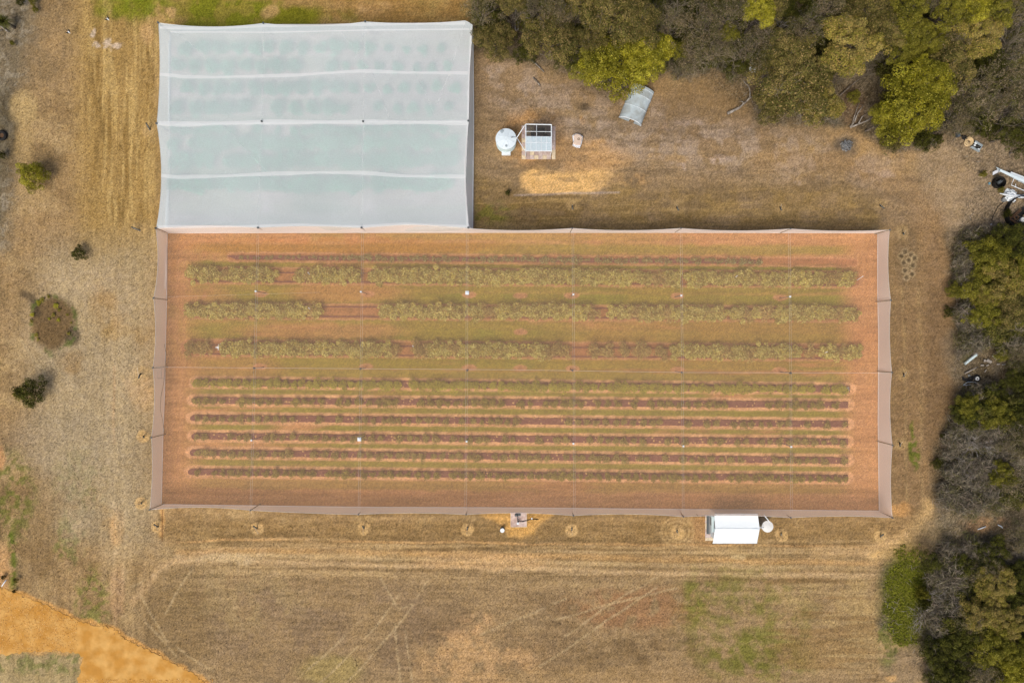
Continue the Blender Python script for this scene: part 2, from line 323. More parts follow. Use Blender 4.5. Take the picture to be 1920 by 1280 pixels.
blend(inn*ell(1350,640,330,60)*.35, c_(174,112,66)); blend(inn*ell(600,620,160,16)*.6, c_(186,124,80)); blend(inn*ell(430,690,100,30)*.4, c_(180,118,74)); blend(inn*ell(650,548,110,22)*.6, c_(190,126,76))
for p in ([(332,470),(328,700),(318,900)], [(345,490),(342,700),(334,905)], [(318,930),(900,936),(1640,940)], [(330,918),(900,922),(1630,930)], [(1618,470),(1624,900)], [(1632,470),(1638,900)], [(330,455),(1620,452)], [(316,450),(312,690),(306,930)]):
    blend(inn*line(p, 2.5, 3, True)*.5*sm(N2,.2,.6), c_(196, 138, 94))
blend(inn*line([(345,445),(325,470),(322,520)],5,4,True)*.5, c_(196,134,76))
BEDS = [(716,729,362,1598,6.5,'low bed under bright green bushes, highest of the six narrow beds'),
        (750,759,358,1594,6.0,'narrow bed with purple-brown weed mat, second of the six narrow beds from the top'),
        (783,795,356,1594,6.0,'narrow bed dotted with pale stones on dark mat, third of the six narrow beds from the top'),
        (817,828,358,1594,6.0,'narrow bed beside the small white-capped posts, third of the narrow beds from the bottom'),
        (848,863,355,1594,6.0,'narrow weed-mat bed, second from the bottom of the netted field'),
        (884,896,352,1594,6.0,'lowest narrow weed-mat bed of the netted field, nearest the white shed')]
for yl, yr, x0, x1, hw, _ in BEDS:
    xx = np.clip(PX, x0+4, x1-4); d = np.hypot(PX-xx, (PY-rowy(yl, yr, xx)))+(N3-.5)*3
    blend(inn*(1-sm(d, 10, 13.5))*.95, c_(226, 166, 118)); blend(inn*(1-sm(d, 10, 12))*sm(N3,.5,.62)*.4, c_(172,112,66))
for yl, yr, x0, x1, hh in ((481,492,430,1606,9),(516,524,360,1604,16),(583,589,355,1604,15),(652,661,350,1606,16)):
    xx = np.clip(PX, x0+4, x1-4); d = np.hypot(PX-xx, (PY-rowy(yl, yr, xx)))+(N3-.5)*4
    blend(inn*(1-sm(d, hh-2, hh+2))*.75, c_(164, 104, 72)); blend(inn*(1-sm(np.abs(d-hh+1), .5, 2.5))*.6, c_(206,148,104))
for x, y in ((490,551),(690,551),(881,553),(976,554),(1072,554),(1270,555),(1463,558),(976,622),(488,687),(686,687),(880,689),(975,690),(1074,691),(1272,693),(1462,694)):
    blend(inn*(1-sm(np.hypot((PX-x)/15,(PY-y)/6.5)+(N3-.5)*.35, .8, 1.0))*.85, c_(190, 130, 92)); blend(inn*(1-sm(np.hypot((PX-x)/7,(PY-y)/3), .6, 1.1))*.35, c_(140, 88, 58))
# under the white net
inw = poly([(318,62),(886,56),(888,436),(314,436)], 2, False)
blend(inw, c_(196, 176, 172)); blend(inw*sm(vn(200,18,seed=41,octv=3),.45,.6)*.6, c_(160,166,140)); 
for y in (78, 110, 148, 188, 222, 325): blend(inw*(1-sm(np.abs(PY-y+(N2-.5)*8), 5, 10))*.55*sm(vn(120,40,seed=42,octv=2),.3,.6), c_(150, 166, 140))
for y in (101, 138, 178, 214): blend(inw*(1-sm(np.abs(PY-y), 3, 6))*.6*(1-sm(PX,640,760)), c_(214, 190, 186))
blend(inw*ell(655,127,14,5)*.9, c_(210,120,90)); blend(inw*ell(688,390,13,12)*.7, c_(220,200,200)); blend(inw*ell(500,388,10,7)*.6, c_(220,200,200)); blend(inw*ell(600,380,50,28)*.5, c_(70,110,80))
blend(inw*poly([(620,60),(885,56),(885,232),(640,232)],40)*.6, c_(164,148,146)); blend(inw*sm(PY,245,262)*(1-sm(PY,372,392))*.15*sm(N1+N2*.5,.6,.8), c_(110,142,112))
# bare discs round the outer stay posts
ANCH = [(482,991,484,1000),(682,991,681,1001),(876,993,875,1001),(1072,994,1073,1004),(1270,998,1273,1004),(1465,1003,1468,1007),(1651,1006,1652,1010),
        (296,988,296,994),(264,943,249,948),(268,818,258,818),(263,700,257,688),(262,432,264,433),(281,244,281,246),
        (1073,386,1073,384),(1269,388,1269,384),(1463,388,1465,383),(1650,384,1650,383),(1695,700,1700,697),(1694,436,1698,433),(1688,830,1692,828)]
for i, (x, y, _, _) in enumerate(ANCH[:10]):
    dd = np.hypot(PX-x, PY-y)+(N3-.5)*4
    blend((1-sm(dd, 10.5, 13.5))*.85, c_(204, 166, 112)); blend((1-sm(np.hypot(PX-x+3, PY-y-1), 2, 6))*.4, c_(150, 116, 74))
for x, y, _, _ in ANCH[10:]: blend(ell(x, y, 13, 12)*.5, c_(190, 156, 106))
blend(line([(302,958),(304,975),(300,1003)], 4, 3, True)*.8, c_(204,156,98)); blend(line([(303,958),(302,1015)],1,1,True)*.8,c_(110,74,44))
# darker line outside the net walls
blend((1-sm(segd([(886,60),(889,430)],False),1,4))*.5, c_(104,88,62)); blend(line([(1010,428),(1640,431)],2.4,3,True)*.2, c_(98,78,48)); blend(line([(560,962),(1640,972)],2.4,3,True)*.4, c_(104,80,46))
# fine grain
far_m = ((PX > -140) & (PX < 2060) & (PY > -140) & (PY < 1420))
g1 = rs.rand(*PX.shape); g2 = vn(4.5, seed=51, octv=2); hv = vn(300, seed=52)
mowv = vn(5, 40, seed=53, octv=2); mowh = vn(40, 4.5, seed=54, octv=2)
kmow = np.where(PX < 300, mowv, mowh)
amp = 1+(g1-.5)*.55+(g2-.5)*.24+(kmow-.5)*np.where(PY > 970, .5, .3)
amp = np.where(inn > .5, 1+(g1-.5)*.5+(g2-.5)*.2+(mowh-.5)*.42, amp)
amp = amp+forest*((g1-.5)*.3+(N3-.5)*.5); amp = np.where(far_m, amp, 1.0)
col = col*amp[..., None]*(1+((vn(7,seed=55,octv=2)-.5)[..., None])*np.array([.02,-.02,-.18]))
col = np.clip(col, 0.006, .85)
ny, nx = PX.shape
zg = (vn(14, seed=61, octv=3)-.5)*.05*far_m
zg[0] = zg[-1] = 0; zg = zg-.03
gv = np.stack([(PX-960)*S, (640-PY)*S, zg], -1).reshape(-1, 3)
ii = np.arange(ny*nx).reshape(ny, nx)
gf = np.stack([ii[1:, :-1], ii[1:, 1:], ii[:-1, 1:], ii[:-1, :-1]], -1).reshape(-1, 4)
m_ground = mat('dry_ground', (0, 0, 0), 0.97, 0.3, 7.0, attr='tint', bump=0.5, spec=0.1)
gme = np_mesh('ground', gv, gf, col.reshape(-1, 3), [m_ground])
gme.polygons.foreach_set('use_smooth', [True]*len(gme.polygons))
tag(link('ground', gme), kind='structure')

def rag_poly(pts, amp, stp, seed):
    r = random.Random(seed); out = []
    n = len(pts)
    for i in range(n):
        a = Vector(pts[i]); b = Vector(pts[(i+1) % n]); d = (b-a); m = max(1, int(d.length/stp)); nn = Vector((-d.y, d.x)).normalized()
        for k in range(m):
            p = a+d*(k/m)+nn*r.uniform(-amp, amp); out.append((p.x, p.y))
    return out
def flat_sheet(name, pts, z, m, parent=None, thick=0.0):
    import bmesh
    bm = bmesh.new(); vs = [bm.verts.new(G(x, y, z)) for x, y in pts]
    es = [bm.edges.new((vs[i], vs[(i+1) % len(vs)])) for i in range(len(vs))]
    bmesh.ops.triangle_fill(bm, use_beauty=True, edges=es)
    if thick:
        r = bmesh.ops.extrude_edge_only(bm, edges=es)
        for v in [g for g in r['geom'] if isinstance(g, bmesh.types.BMVert)]: v.co.z -= thick
    bmesh.ops.recalc_face_normals(bm, faces=bm.faces[:])
    me = bpy.data.meshes.new(name); bm.to_mesh(me); bm.free(); me.materials.append(m)
    for p in me.polygons:
        pass
    return link(name, me, parent)

# orange gravel road in the lower left
m_road = mat('orange_gravel', L(200, 142, 66), .97, .10, 1.1, col2=L(220, 168, 96), bump=.5, spec=.1)
road_pts = [(-700,1060),(-60,1085),(8,1104),(45,1118),(90,1136),(135,1158),(170,1170),(212,1178),(238,1198),(285,1222),(330,1245),(362,1262),(400,1290),(700,1560),(300,1700),(150,1300),(146,1270),(156,1232),(140,1222),(100,1219),(60,1220),(20,1226),(-60,1232),(-700,1250)]
tag(flat_sheet('dirt_road', rag_poly(road_pts, 2.6, 3, 3), 0.012, m_road), kind='structure')

# ------------------------------------------------------------------ materials
m_leafw = {}
def leaf_mat(name, rough=.75, rnd=.16, trans=0.25):
    m = mat(name, (0, 0, 0), rough, .12, 2.0, attr='tint', objrand=rnd, spec=.12)
    return m
m_leaf = leaf_mat('leaves'); m_leaf2 = leaf_mat('row_leaves', .8, .12)
m_bark = mat('grey_bark', L(128, 116, 104), .95, .25, 4, col2=L(88, 76, 64), bump=.4)
m_dead = mat('weathered_wood', L(168, 158, 148), .95, .2, 5, col2=L(112, 100, 88), bump=.3)
m_twig = mat('dry_twigs', L(144, 130, 110), .95, .22, 3, objrand=.18)
m_brick = mat('paver_stone', L(214, 194, 186), .95, .16, 4, col2=L(196, 170, 160), bump=.3)
m_conc = mat('pale_concrete', L(190, 162, 150), .95, .16, 3, col2=L(208, 186, 176), bump=.2)
m_white = mat('white_painted_steel', L(240, 243, 246), .45, .03, 3, col2=L(226, 229, 231))
m_galv = mat('galvanised_iron', L(172, 182, 188), .5, .1, 3, metal=.0, col2=L(150, 158, 162))
m_poly = mat('clear_ribbed_sheet', L(212, 222, 226), .4, .05, 4)
m_tankg = mat('pale_green_tank', L(204, 218, 218), .55, .04, 2); m_tankl = mat('tank_lid', L(224, 232, 236), .5, .04, 3)
m_tankb = mat('beige_tank', L(232, 228, 222), .6, .03, 3); m_tankb2 = mat('beige_tank_side', L(150, 136, 116), .8, .06, 3)
m_pvc = mat('white_pipe', L(236, 238, 240), .45, .03, 3); m_steel = mat('dark_steel', L(86, 90, 92), .6, .15, 4)
m_black = mat('black_rubber', L(34, 32, 30), .8, .2, 6); m_wood = mat('old_timber', L(120, 96, 72), .95, .2, 5, bump=.3)
m_postw = mat('pine_post', L(100, 96, 84), .9, .2, 4); m_rope = mat('white_cord', L(226, 222, 216), .8, .05, 4)
m_grey = mat('grey_fibre_sheet', L(134, 134, 132), .85, .12, 3, bump=.2); m_grate = mat('dark_shade_mesh', L(92, 86, 80), .9, .1, 8)
m_tan = mat('tan_plastic', L(226, 196, 150), .6, .06, 5); m_pink = mat('sacking', L(222, 196, 176), .95, .12, 9, bump=.4)
m_bag = mat('white_plastic_bag', L(226, 226, 232), .5, .05, 4, bump=.2); m_rust = mat('rusty_iron', L(98, 72, 52), .9, .25, 6)
m_mat = mat('weed_mat', L(112, 62, 60), .95, .14, 5, col2=L(128, 78, 70), bump=.2)
m_blue = mat('faded_blue', L(120, 160, 176), .6, .1, 4); m_ash = mat('ash', L(150, 146, 142), .98, .3, 8, col2=L(70, 66, 62), bump=.4)
m_birdw = mat('white_feathers', L(240, 240, 240), .8, .02, 8); m_birdb = mat('black_feathers', L(44, 42, 40), .8, .05, 8)

def net_mat(name, colr, alpha, mesh_scale=14.0, var=.03, trans=.4):
    m = bpy.data.materials.new(name); m.use_nodes = True; n = m.node_tree; n.nodes.clear()
    out = n.nodes.new('ShaderNodeOutputMaterial'); mix = n.nodes.new('ShaderNodeMixShader'); tr = n.nodes.new('ShaderNodeBsdfTransparent')
    df = n.nodes.new('ShaderNodeBsdfDiffuse'); tl = n.nodes.new('ShaderNodeBsdfTranslucent'); m2 = n.nodes.new('ShaderNodeMixShader')
    df.inputs[0].default_value = (*colr, 1); tl.inputs[0].default_value = (*colr, 1); m2.inputs[0].default_value = trans
    tc = n.nodes.new('ShaderNodeTexCoord'); nz = n.nodes.new('ShaderNodeTexNoise'); nz.inputs['Scale'].default_value = mesh_scale; nz.inputs['Detail'].default_value = 2
    n2 = n.nodes.new('ShaderNodeTexNoise'); n2.inputs['Scale'].default_value = .12; n2.inputs['Detail'].default_value = 4
    n.links.new(tc.outputs['Object'], nz.inputs['Vector']); n.links.new(tc.outputs['Object'], n2.inputs['Vector'])
    ad = n.nodes.new('ShaderNodeMath'); ad.operation = 'ADD'; n.links.new(nz.outputs[0], ad.inputs[0]); n.links.new(n2.outputs[0], ad.inputs[1])
    mr = n.nodes.new('ShaderNodeMapRange'); mr.inputs[1].default_value = .6; mr.inputs[2].default_value = 1.4
    mr.inputs[3].default_value = alpha-var; mr.inputs[4].default_value = alpha+var; n.links.new(ad.outputs[0], mr.inputs[0])
    n.links.new(mr.outputs[0], mix.inputs[0]); n.links.new(tr.outputs[0], mix.inputs[1]); n.links.new(df.outputs[0], m2.inputs[1]); n.links.new(tl.outputs[0], m2.inputs[2])
    n.links.new(m2.outputs[0], mix.inputs[2]); n.links.new(mix.outputs[0], out.inputs[0])
    return m
m_netp = net_mat('rose_bird_net', (.90, .64, .42), .20, trans=.3, var=.02)
m_netps = net_mat('rose_side_net', (.92, .85, .85), .77, trans=.12)
m_nett = net_mat('pale_folded_net', (.93, .88, .88), .86, trans=.15)
m_netw = net_mat('white_roof_net', (.82, .915, .955), .53, 7, var=.06, trans=.15)
m_netws = net_mat('white_side_net', (.86, .91, .93), .7, trans=.25)
m_crease = net_mat('net_crease', (.88, .92, .95), .2, trans=.2)
m_seam = net_mat('white_seam', (.90, .93, .95), .6, trans=.3)
m_hem = net_mat('net_hem', (.9, .92, .94), .85, trans=.2)

# ------------------------------------------------------------------ foliage builders
def leaf_cards(cen, nor, size, asp, rng, tint, jitter=.5, curl=.0):
    """cen (n,3), nor (n,3) -> quads lying roughly across nor"""
    n = len(cen); nr = nor+rng.normal(0, jitter, (n, 3)); nr /= np.linalg.norm(nr, axis=1)[:, None]+1e-9
    a = rng.normal(0, 1, (n, 3)); u = np.cross(nr, a); u /= np.linalg.norm(u, axis=1)[:, None]+1e-9; w = np.cross(nr, u)
    sz = size*(0.6+.8*rng.rand(n))[:, None]; u = u*sz; w = w*sz*asp
    v = np.stack([cen-u, cen-w*1.0+u*.1, cen+u, cen+w], 1).reshape(-1, 3)
    f = np.arange(4*n).reshape(n, 4); c = np.repeat(tint, 4, 0)
    return v, f, c
def crown_mesh(name, seed, rad, hgt, ncl, clr, nlf, lsz, pal, flat=.75, inner=.35, tips=None, tipf=.0, gap=.0, mats=None, jitter=.55, asp=.42, zbase=0.0):
    """foliage of many leaf clumps spread through a domed crown, base colours per clump"""
    rng = np.random.RandomState(seed); V = []; F = []; T = []; k = 0; cl = []
    tries = 0
    while len(cl) < ncl and tries < ncl*30:
        tries += 1
        d = rng.normal(0, 1, 3); d /= np.linalg.norm(d)
        if d[2] < -.25: d[2] = -d[2]
        q = (inner+(1-inner)*rng.rand()**.45)
        lob = 1+.22*math.sin(3*math.atan2(d[1], d[0])+seed)+.14*math.sin(5*math.atan2(d[1], d[0])+seed*2.3)
        p = d*q*np.array([rad*lob, rad*lob, hgt*.5]); p[2] += hgt*.5+zbase
        if gap and any(np.linalg.norm(p-c) < clr*gap for c in cl): continue
        cl.append(p)
    for p in cl:
        r = clr*(.65+.7*rng.rand()); n = int(nlf*(r/clr)**2)
        d = rng.normal(0, 1, (n, 3)); d /= np.linalg.norm(d, axis=1)[:, None]; d[:, 2] = np.where(d[:, 2] < -.45, -d[:, 2], d[:, 2])
        sc = r*(.66+.38*rng.rand(n)**.6)[:, None]
        pos = p+d*sc*np.array([1, 1, flat])
        base = np.array(pal[rng.randint(len(pal))])*(.76+.48*rng.rand())
        t = base*(1+(rng.rand(n, 1)-.5)*.65)*(1+(rng.rand(n, 3)-.5)*.12)
        if tips is not None:
            hi = (rng.rand(n) < tipf*(d[:, 2] > .15)); t[hi] = np.array(tips)*(1+(rng.rand(hi.sum(), 1)-.5)*.4)
        nn = d*.8+np.array([0, 0, .45])
        v, f, c = leaf_cards(pos, nn, lsz, asp, rng, t, jitter)
        V.append(v); F.append(f+k); T.append(c); k += len(v)
    me = np_mesh(name, np.concatenate(V), np.concatenate(F), np.clip(np.concatenate(T), .004, .8), [mats or m_leaf])
    return me, cl
def limb(mb, a, b, r0, r1, rng, n=5, wob=.12, sides=5):
    a = Vector(a); b = Vector(b); L_ = (b-a).length; pts = []; rr = []
    for i in range(n+1):
        t = i/n; w = math.sin(math.pi*t)*L_*wob
        pts.append(a.lerp(b, t)+Vector((rng.uniform(-w, w), rng.uniform(-w, w), rng.uniform(-w, w)*.4+w*.5))); rr.append(r0+(r1-r0)*t)
    mb.tube(pts, rr, sides)
    return pts
def trunk_mesh(name, seed, height, cl, r=.2, m=None, nl=12, zb=0):
    rng = random.Random(seed); mb = MB(); top = Vector((rng.uniform(-.3, .3), rng.uniform(-.3, .3), height*.55))
    pts = limb(mb, (0, 0, -.3), top, r, r*.62, rng, 6, .05, 8)
    cs = list(cl); rng.shuffle(cs)
    for c in cs[:nl]:
        st = pts[rng.randint(3, 6)]; p2 = limb(mb, st, Vector(c), r*.42, r*.1, rng, 5, .1, 5)
        for q in range(2):
            e = Vector(c)+Vector((rng.uniform(-1, 1), rng.uniform(-1, 1), rng.uniform(0, .6)))*.9
            limb(mb, p2[rng.randint(2, 4)], e, r*.14, r*.04, rng, 3, .15, 4)
    mb2 = MB(); mb2.v = mb.v; mb2.f = mb.f; mb2.m = mb.m
    o = mb2.build(name, m or m_bark, None, True); me = o.data; bpy.data.objects.remove(o); return me
def bare_mesh(name, seed, rad, height, depth=5, r=.14, m=None, twig=True):
    """dead or thin crown: limbs dividing down to fine twigs"""
    rng = random.Random(seed); mb = MB()
    def grow(p, d, l, r, k):
        if k == 0 or r < .006: return
        n = 3; pts = [p]; dd = d.copy()
        for i in range(n):
            dd = (dd+Vector((rng.gauss(0, .17), rng.gauss(0, .17), rng.gauss(0, .12)))).normalized(); pts.append(pts[-1]+dd*l/n)
        mb.tube(pts, [r*(1-.35*i/n) for i in range(n+1)], 5 if k > 3 else 3)
        for j in range(rng.choice((2, 3, 3)) if k > 1 else 0):
            q = pts[rng.randint(1, n)] if j else pts[-1]
            nd = (dd+Vector((rng.gauss(0, .62), rng.gauss(0, .62), rng.gauss(.02, .3)))).normalized()
            grow(q, nd, l*rng.uniform(.6, .85), r*rng.uniform(.5, .68), k-1)
    for j in range(rng.randint(3, 5)):
        a = rng.uniform(0, 6.28); d = Vector((math.cos(a)*.8, math.sin(a)*.8, rng.uniform(.5, 1.1))).normalized()
        grow(Vector((0, 0, height*.3)), d, rad*.52, r*.7, depth)
    limb(mb, (0, 0, -.3), (0, 0, height*.32), r, r*.8, rng, 4, .05, 7)
    o = mb.build(name, m or m_dead, None, False); me = o.data; bpy.data.objects.remove(o)
    return me

def P_(*a): return [L(*x) for x in a]
GREENS = P_((112,106,30),(96,92,26),(122,114,38))
BRIGHT = P_((146,136,34),(130,122,28),(156,146,46),(112,106,24))
OLIVE = P_((112,102,50),(94,88,44),(124,110,60),(84,78,36))
GOLD = P_((138,124,56),(124,114,48),(146,130,70))
BROWN = P_((110,98,66),(92,86,48),(122,106,76),(90,88,42))
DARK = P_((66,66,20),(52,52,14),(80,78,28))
kinds = {}
def mk(kind, n, **kw):
    out = []
    for i in range(n):
        sd_ = abs(hash_(kind))+i*7
        me, cl = crown_mesh(kind+'_crown', sd_, **kw)
        out.append((me, cl, sd_))
    kinds[kind] = out
def hash_(s): return sum(ord(c)*(i+3) for i, c in enumerate(s)) % 900
# crowns are built at 3.4 m radius and scaled
mk('bright', 3, rad=2.8, hgt=4.4, ncl=62, clr=.62, nlf=290, lsz=.085, pal=BRIGHT, inner=.25, gap=1.25, tips=L(184,172,70), tipf=.15, flat=.85)
mk('olive', 4, rad=2.9, hgt=4.2, ncl=84, clr=.55, nlf=190, lsz=.085, pal=OLIVE, inner=.2, tips=L(156,130,84), tipf=.16, gap=1.1)
mk('gold', 2, rad=2.9, hgt=4.0, ncl=96, clr=.52, nlf=210, lsz=.085, pal=GOLD, inner=.35, tips=L(170,140,80), tipf=.18, gap=1.0)
mk('brown', 4, rad=2.9, hgt=4.0, ncl=66, clr=.5, nlf=80, lsz=.10, pal=BROWN, inner=.2, tips=L(150,132,108), tipf=.25, gap=1.0, jitter=.9, asp=.22)
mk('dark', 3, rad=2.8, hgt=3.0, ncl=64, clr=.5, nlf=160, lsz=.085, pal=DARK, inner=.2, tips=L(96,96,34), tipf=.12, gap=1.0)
mk('green', 3, rad=2.8, hgt=3.8, ncl=60, clr=.56, nlf=220, lsz=.085, pal=GREENS, inner=.25, gap=1.2, tips=L(148,138,60), tipf=.2)
bare_v = [bare_mesh('bare_branches', 40+i, 3.4, 6, 6, .15, m_dead if i % 2 else m_twig) for i in range(4)]
twig_v = [bare_mesh('fine_twigs', 60+i, 3.2, 5.2, 6, .13, m_twig) for i in range(3)]
trunks = {}

def tree(px, py, r, kind, h, label, group='trees of the surrounding bush', sx=1.0, sy=1.0, rz=None):
    """crown seen at pixel (px,py) with radius r px; the crown middle floats at about 0.72 of the height"""
    small = h < 2.6
    if px > 1740 and py > 430: h *= .54          # the right-hand bush is low scrub forest
    rng = random.Random(int(px*13+py*7)); zc = h*.74; c = W(px, py, zc); rm = r*S*(H-zc)/H; sc = rm/3.3
    rz = rng.uniform(0, 6.28) if rz is None else rz
    t = thing('shrub' if small else ('dead_tree' if kind == 'bare' else 'gum_tree'), (c.x, c.y, 0), label, 'shrub' if small else 'tree', group, rz)
    if kind == 'bare':
        me = rng.choice(bare_v); zs = h/7.0
        o = link('trunk', me, t); o.scale = (sc*sx, sc*sy, zs)
        return t
    me, cl, sd_ = rng.choice(kinds[kind])
    hc = {'bright': 3.4, 'dark': 2.6, 'green': 3.2, 'brown': 3.6}.get(kind, 3.8)
    zs = sc if not small else sc*.8
    z0 = h-hc*zs*1.02
    if small: z0 = -.1; zs = h/hc
    o = link('crown', me, t); o.scale = (sc*sx, sc*sy, zs); o.location = (0, 0, max(z0, -.1))
    if not small:
        key = (kind, sd_)
        if key not in trunks: trunks[key] = trunk_mesh('trunk', sd_, 6.0, [c_+np.array([0, 0, 6.0-1.5]) for c_ in cl], .2, m_bark, 14)
        hz = (max(z0, 0)+1.5*zs*0+hc*zs*.5)/(4.5+hc*.5)
        q = link('trunk', trunks[key], t); q.scale = (sc*sx, sc*sy, hz)
        if kind in ('brown', 'olive') and rng.random() < .75:
            b = link('branches', rng.choice(twig_v), t); b.scale = (sc*sx*.95, sc*sy*.95, h/5.6)
    return t

# ------------------------------------------------------------------ the two net enclosures
NZ = 3.3
def edge(posts, sag, seg=10):
    """posts: points where the net is held up; sag (dx,dy): how far it hangs in between them"""
    out = []
    for i in range(len(posts)-1):
        (x0, y0), (x1, y1) = posts[i], posts[i+1]; sg = sag[i] if isinstance(sag, list) else sag
        for k in range(seg):
            t = k/seg; s_ = 4*t*(1-t); out.append((x0+(x1-x0)*t+sg[0]*s_, y0+(y1-y0)*t+sg[1]*s_))
    out.append(posts[-1]); return np.array(out, float)
def resample(c, n):
    d = np.concatenate([[0], np.cumsum(np.hypot(*np.diff(c, axis=0).T))]); t = np.linspace(0, d[-1], n)
    return np.stack([np.interp(t, d, c[:, 0]), np.interp(t, d, c[:, 1])], 1)
def bypost(u): return u
def roof_z(px, py, white=False):
    a = 0.5-0.5*math.cos(2*math.pi*(px-479)/200.0); b = 0.5-0.5*math.cos(2*math.pi*(py-548)/142.0) if not white else 0.5-0.5*math.cos(2*math.pi*(py-42)/189.0)
    return NZ-.16*a-.16*b
def roof(name, T, B, Lf, Rt, nu, nv, m, parent, white=False):
    T = resample(T, nu); B = resample(B, nu); Lf = resample(Lf, nv); Rt = resample(Rt, nv); V = []
    for j in range(nv):
        v = j/(nv-1)
        for i in range(nu):
            u = i/(nu-1)
            p = (1-v)*T[i]+v*B[i]+(1-u)*Lf[j]+u*Rt[j]-((1-u)*(1-v)*T[0]+u*(1-v)*T[-1]+(1-u)*v*B[0]+u*v*B[-1])
            V.append(W(p[0], p[1], roof_z(p[0], p[1], white)))
    F = [(j*nu+i, j*nu+i+1, (j+1)*nu+i+1, (j+1)*nu+i) for j in range(nv-1) for i in range(nu-1)]
    mb = MB(); mb.add(V, F); return mb.build(name, m, parent, True)
def wall(top, bot, m, parent, white=False, hem=True, bulge=0.0):
    n = len(top); bt = resample(np.array(bot, float), n); mb = MB(); V = []
    for i in range(n):
        z = roof_z(*top[i], white)-.015; a = W(*top[i], z); b = G(*bt[i], 0.03)
        for k in range(5):
            t = k/4; V.append(a.lerp(b, t))
    F = [(i*5+k, i*5+k+1, (i+1)*5+k+1, (i+1)*5+k) for i in range(n-1) for k in range(4)]
    mb.add(V, F); o = mb.build('side_net', m, parent, True)
    if hem:
        h = MB(); h.tube([G(*bt[i], .07) for i in range(0, n, 3)]+[G(*bt[-1], .05)], .045 if m in (m_netps, m_nett) else .07, 6); h.build('hem_roll', m_hem, o, True)
        h = MB(); h.tube([W(*top[i], roof_z(*top[i], white)+.01) for i in range(n)], .018, 5); h.build('edge_cord', m_rope, o, True)
    return o
def ribbon(pts, w, parent, name, m, white, dz=.03):
    """band of doubled netting sewn on the roof; w in px"""
    c = resample(np.array(pts, float), 90); V = []
    for i, p in enumerate(c):
        d = c[min(i+1, 89)]-c[max(i-1, 0)]; d /= np.linalg.norm(d); nrm = np.array([-d[1], d[0]])
        ww = w*(.9+.2*math.sin(i*.23))
        for s_ in (-.5, .5):
            q = p+nrm*ww*s_; V.append(W(q[0], q[1], roof_z(q[0], q[1], white)+dz))
    mb = MB(); mb.add(V, [(2*i, 2*i+1, 2*i+3, 2*i+2) for i in range(89)]); return mb.build(name, m, parent, True)
def cord(pts, r, parent, name='cable', m=None, white=False, dz=.05):
    c = resample(np.array(pts, float), 60); mb = MB(); mb.tube([W(p[0], p[1], roof_z(p[0], p[1], white)+dz) for p in c], r, 4)
    return mb.build(name, m or m_rope, parent, True)
def pole(px, py, parent, cap=None, zz=NZ, m=None, lean=0.0, capc=None, r=.05):
    """roof post: its top is seen at (px,py)"""
    a = W(px, py, zz); mb = MB(); mb.tube([a+Vector((0, 0, -zz-.1))+Vector((lean, 0, 0)), a], r, 8); o = mb.build('post', m or m_steel, parent, True)
    if cap:
        k = MB()
        if cap == 'plate': k.box(a+Vector((0, 0, .09)), (.46, .46, .04)); k.cyl(a+Vector((0, -.03, .11)), .15, .1, 14)
        elif cap == 'dark': k.cyl(a+Vector((0, 0, .04)), .13, .1, 10)
        else: k.box(a+Vector((0, 0, .1)), (.22, .22, .04)); k.cyl(a+Vector((.0, .0, .12)), .1, .1, 12)
        k.build('cap', capc or (m_pvc if cap != 'dark' else m_steel), o)
    return o

e2 = thing('bird_net_enclosure', G(975, 690), 'huge rose-tinted bird net with pale side walls stretched over the long crop rows', 'net enclosure')
e2.location = (0, 0, 0)
T2 = edge([(292,428),(478,427),(680,427),(876,428),(1073,428),(1277,428),(1482,429),(1668,431)], [(0,-5),(0,-3),(0,-6),(0,4),(0,4),(0,4),(0,3)])
B2 = edge([(281,955),(470,956),(672,964),(874,964),(1075,966),(1281,968),(1482,970),(1673,970)], [(0,-5),(0,1),(0,-3),(0,-4),(0,-4),(0,-3),(0,-3)])
L2 = edge([(292,428),(288,559),(287,689),(284,820),(281,955)], [(6,0),(4,0),(4,0),(3,0)])
R2 = edge([(1668,431),(1670,563),(1672,698),(1673,834),(1673,970)], [(-4,0),(-3,0),(-4,0),(-3,0)])
roof('roof_net', T2, B2, L2, R2, 141, 57, m_netp, e2)
wall(T2, [(314,437),(680,436),(960,436),(1300,436),(1645,437)], m_nett, e2)
wall(B2, [(303,945),(680,950),(960,951),(1275,954),(1648,957)], m_netps, e2)
wall(L2, [(314,437),(313,560),(311,640),(309,740),(306,817),(303,945)], m_netps, e2)
wall(R2, [(1645,437),(1645,540),(1647,640),(1646,800),(1648,957)], m_netps, e2)
for xt, xb in ((484,470),(680,673),(876,873),(1074,1077),(1277,1281),(1480,1484)):
    for o_ in (-1.6, 1.6):
        cord([(xt+o_, 430), ((xt+xb)/2+o_+.6, 690), (xb+o_, 962)], .0065, e2, 'roof_cable')
cord([(289,688),(680,691),(960,693),(1280,698),(1672,699)], .012, e2, 'cross_cable')
cord([(289,557),(600,548)], .005, e2, 'cross_cable')
for x, y in ((480,546),(677,547),(876,549),(1075,552),(1277,554),(1481,556)): pole(x, y, e2, 'plate' if x == 876 else 'white')
for x, y in ((477,690),(676,691),(876,694),(1073,694),(1278,698),(1482,699)): pole(x, y, e2, 'dark')
for x, y in ((472,825),(674,823),(875,827),(1075,831),(1281,836),(1483,837)): pole(x, y, e2, 'plate' if x == 674 else 'white')
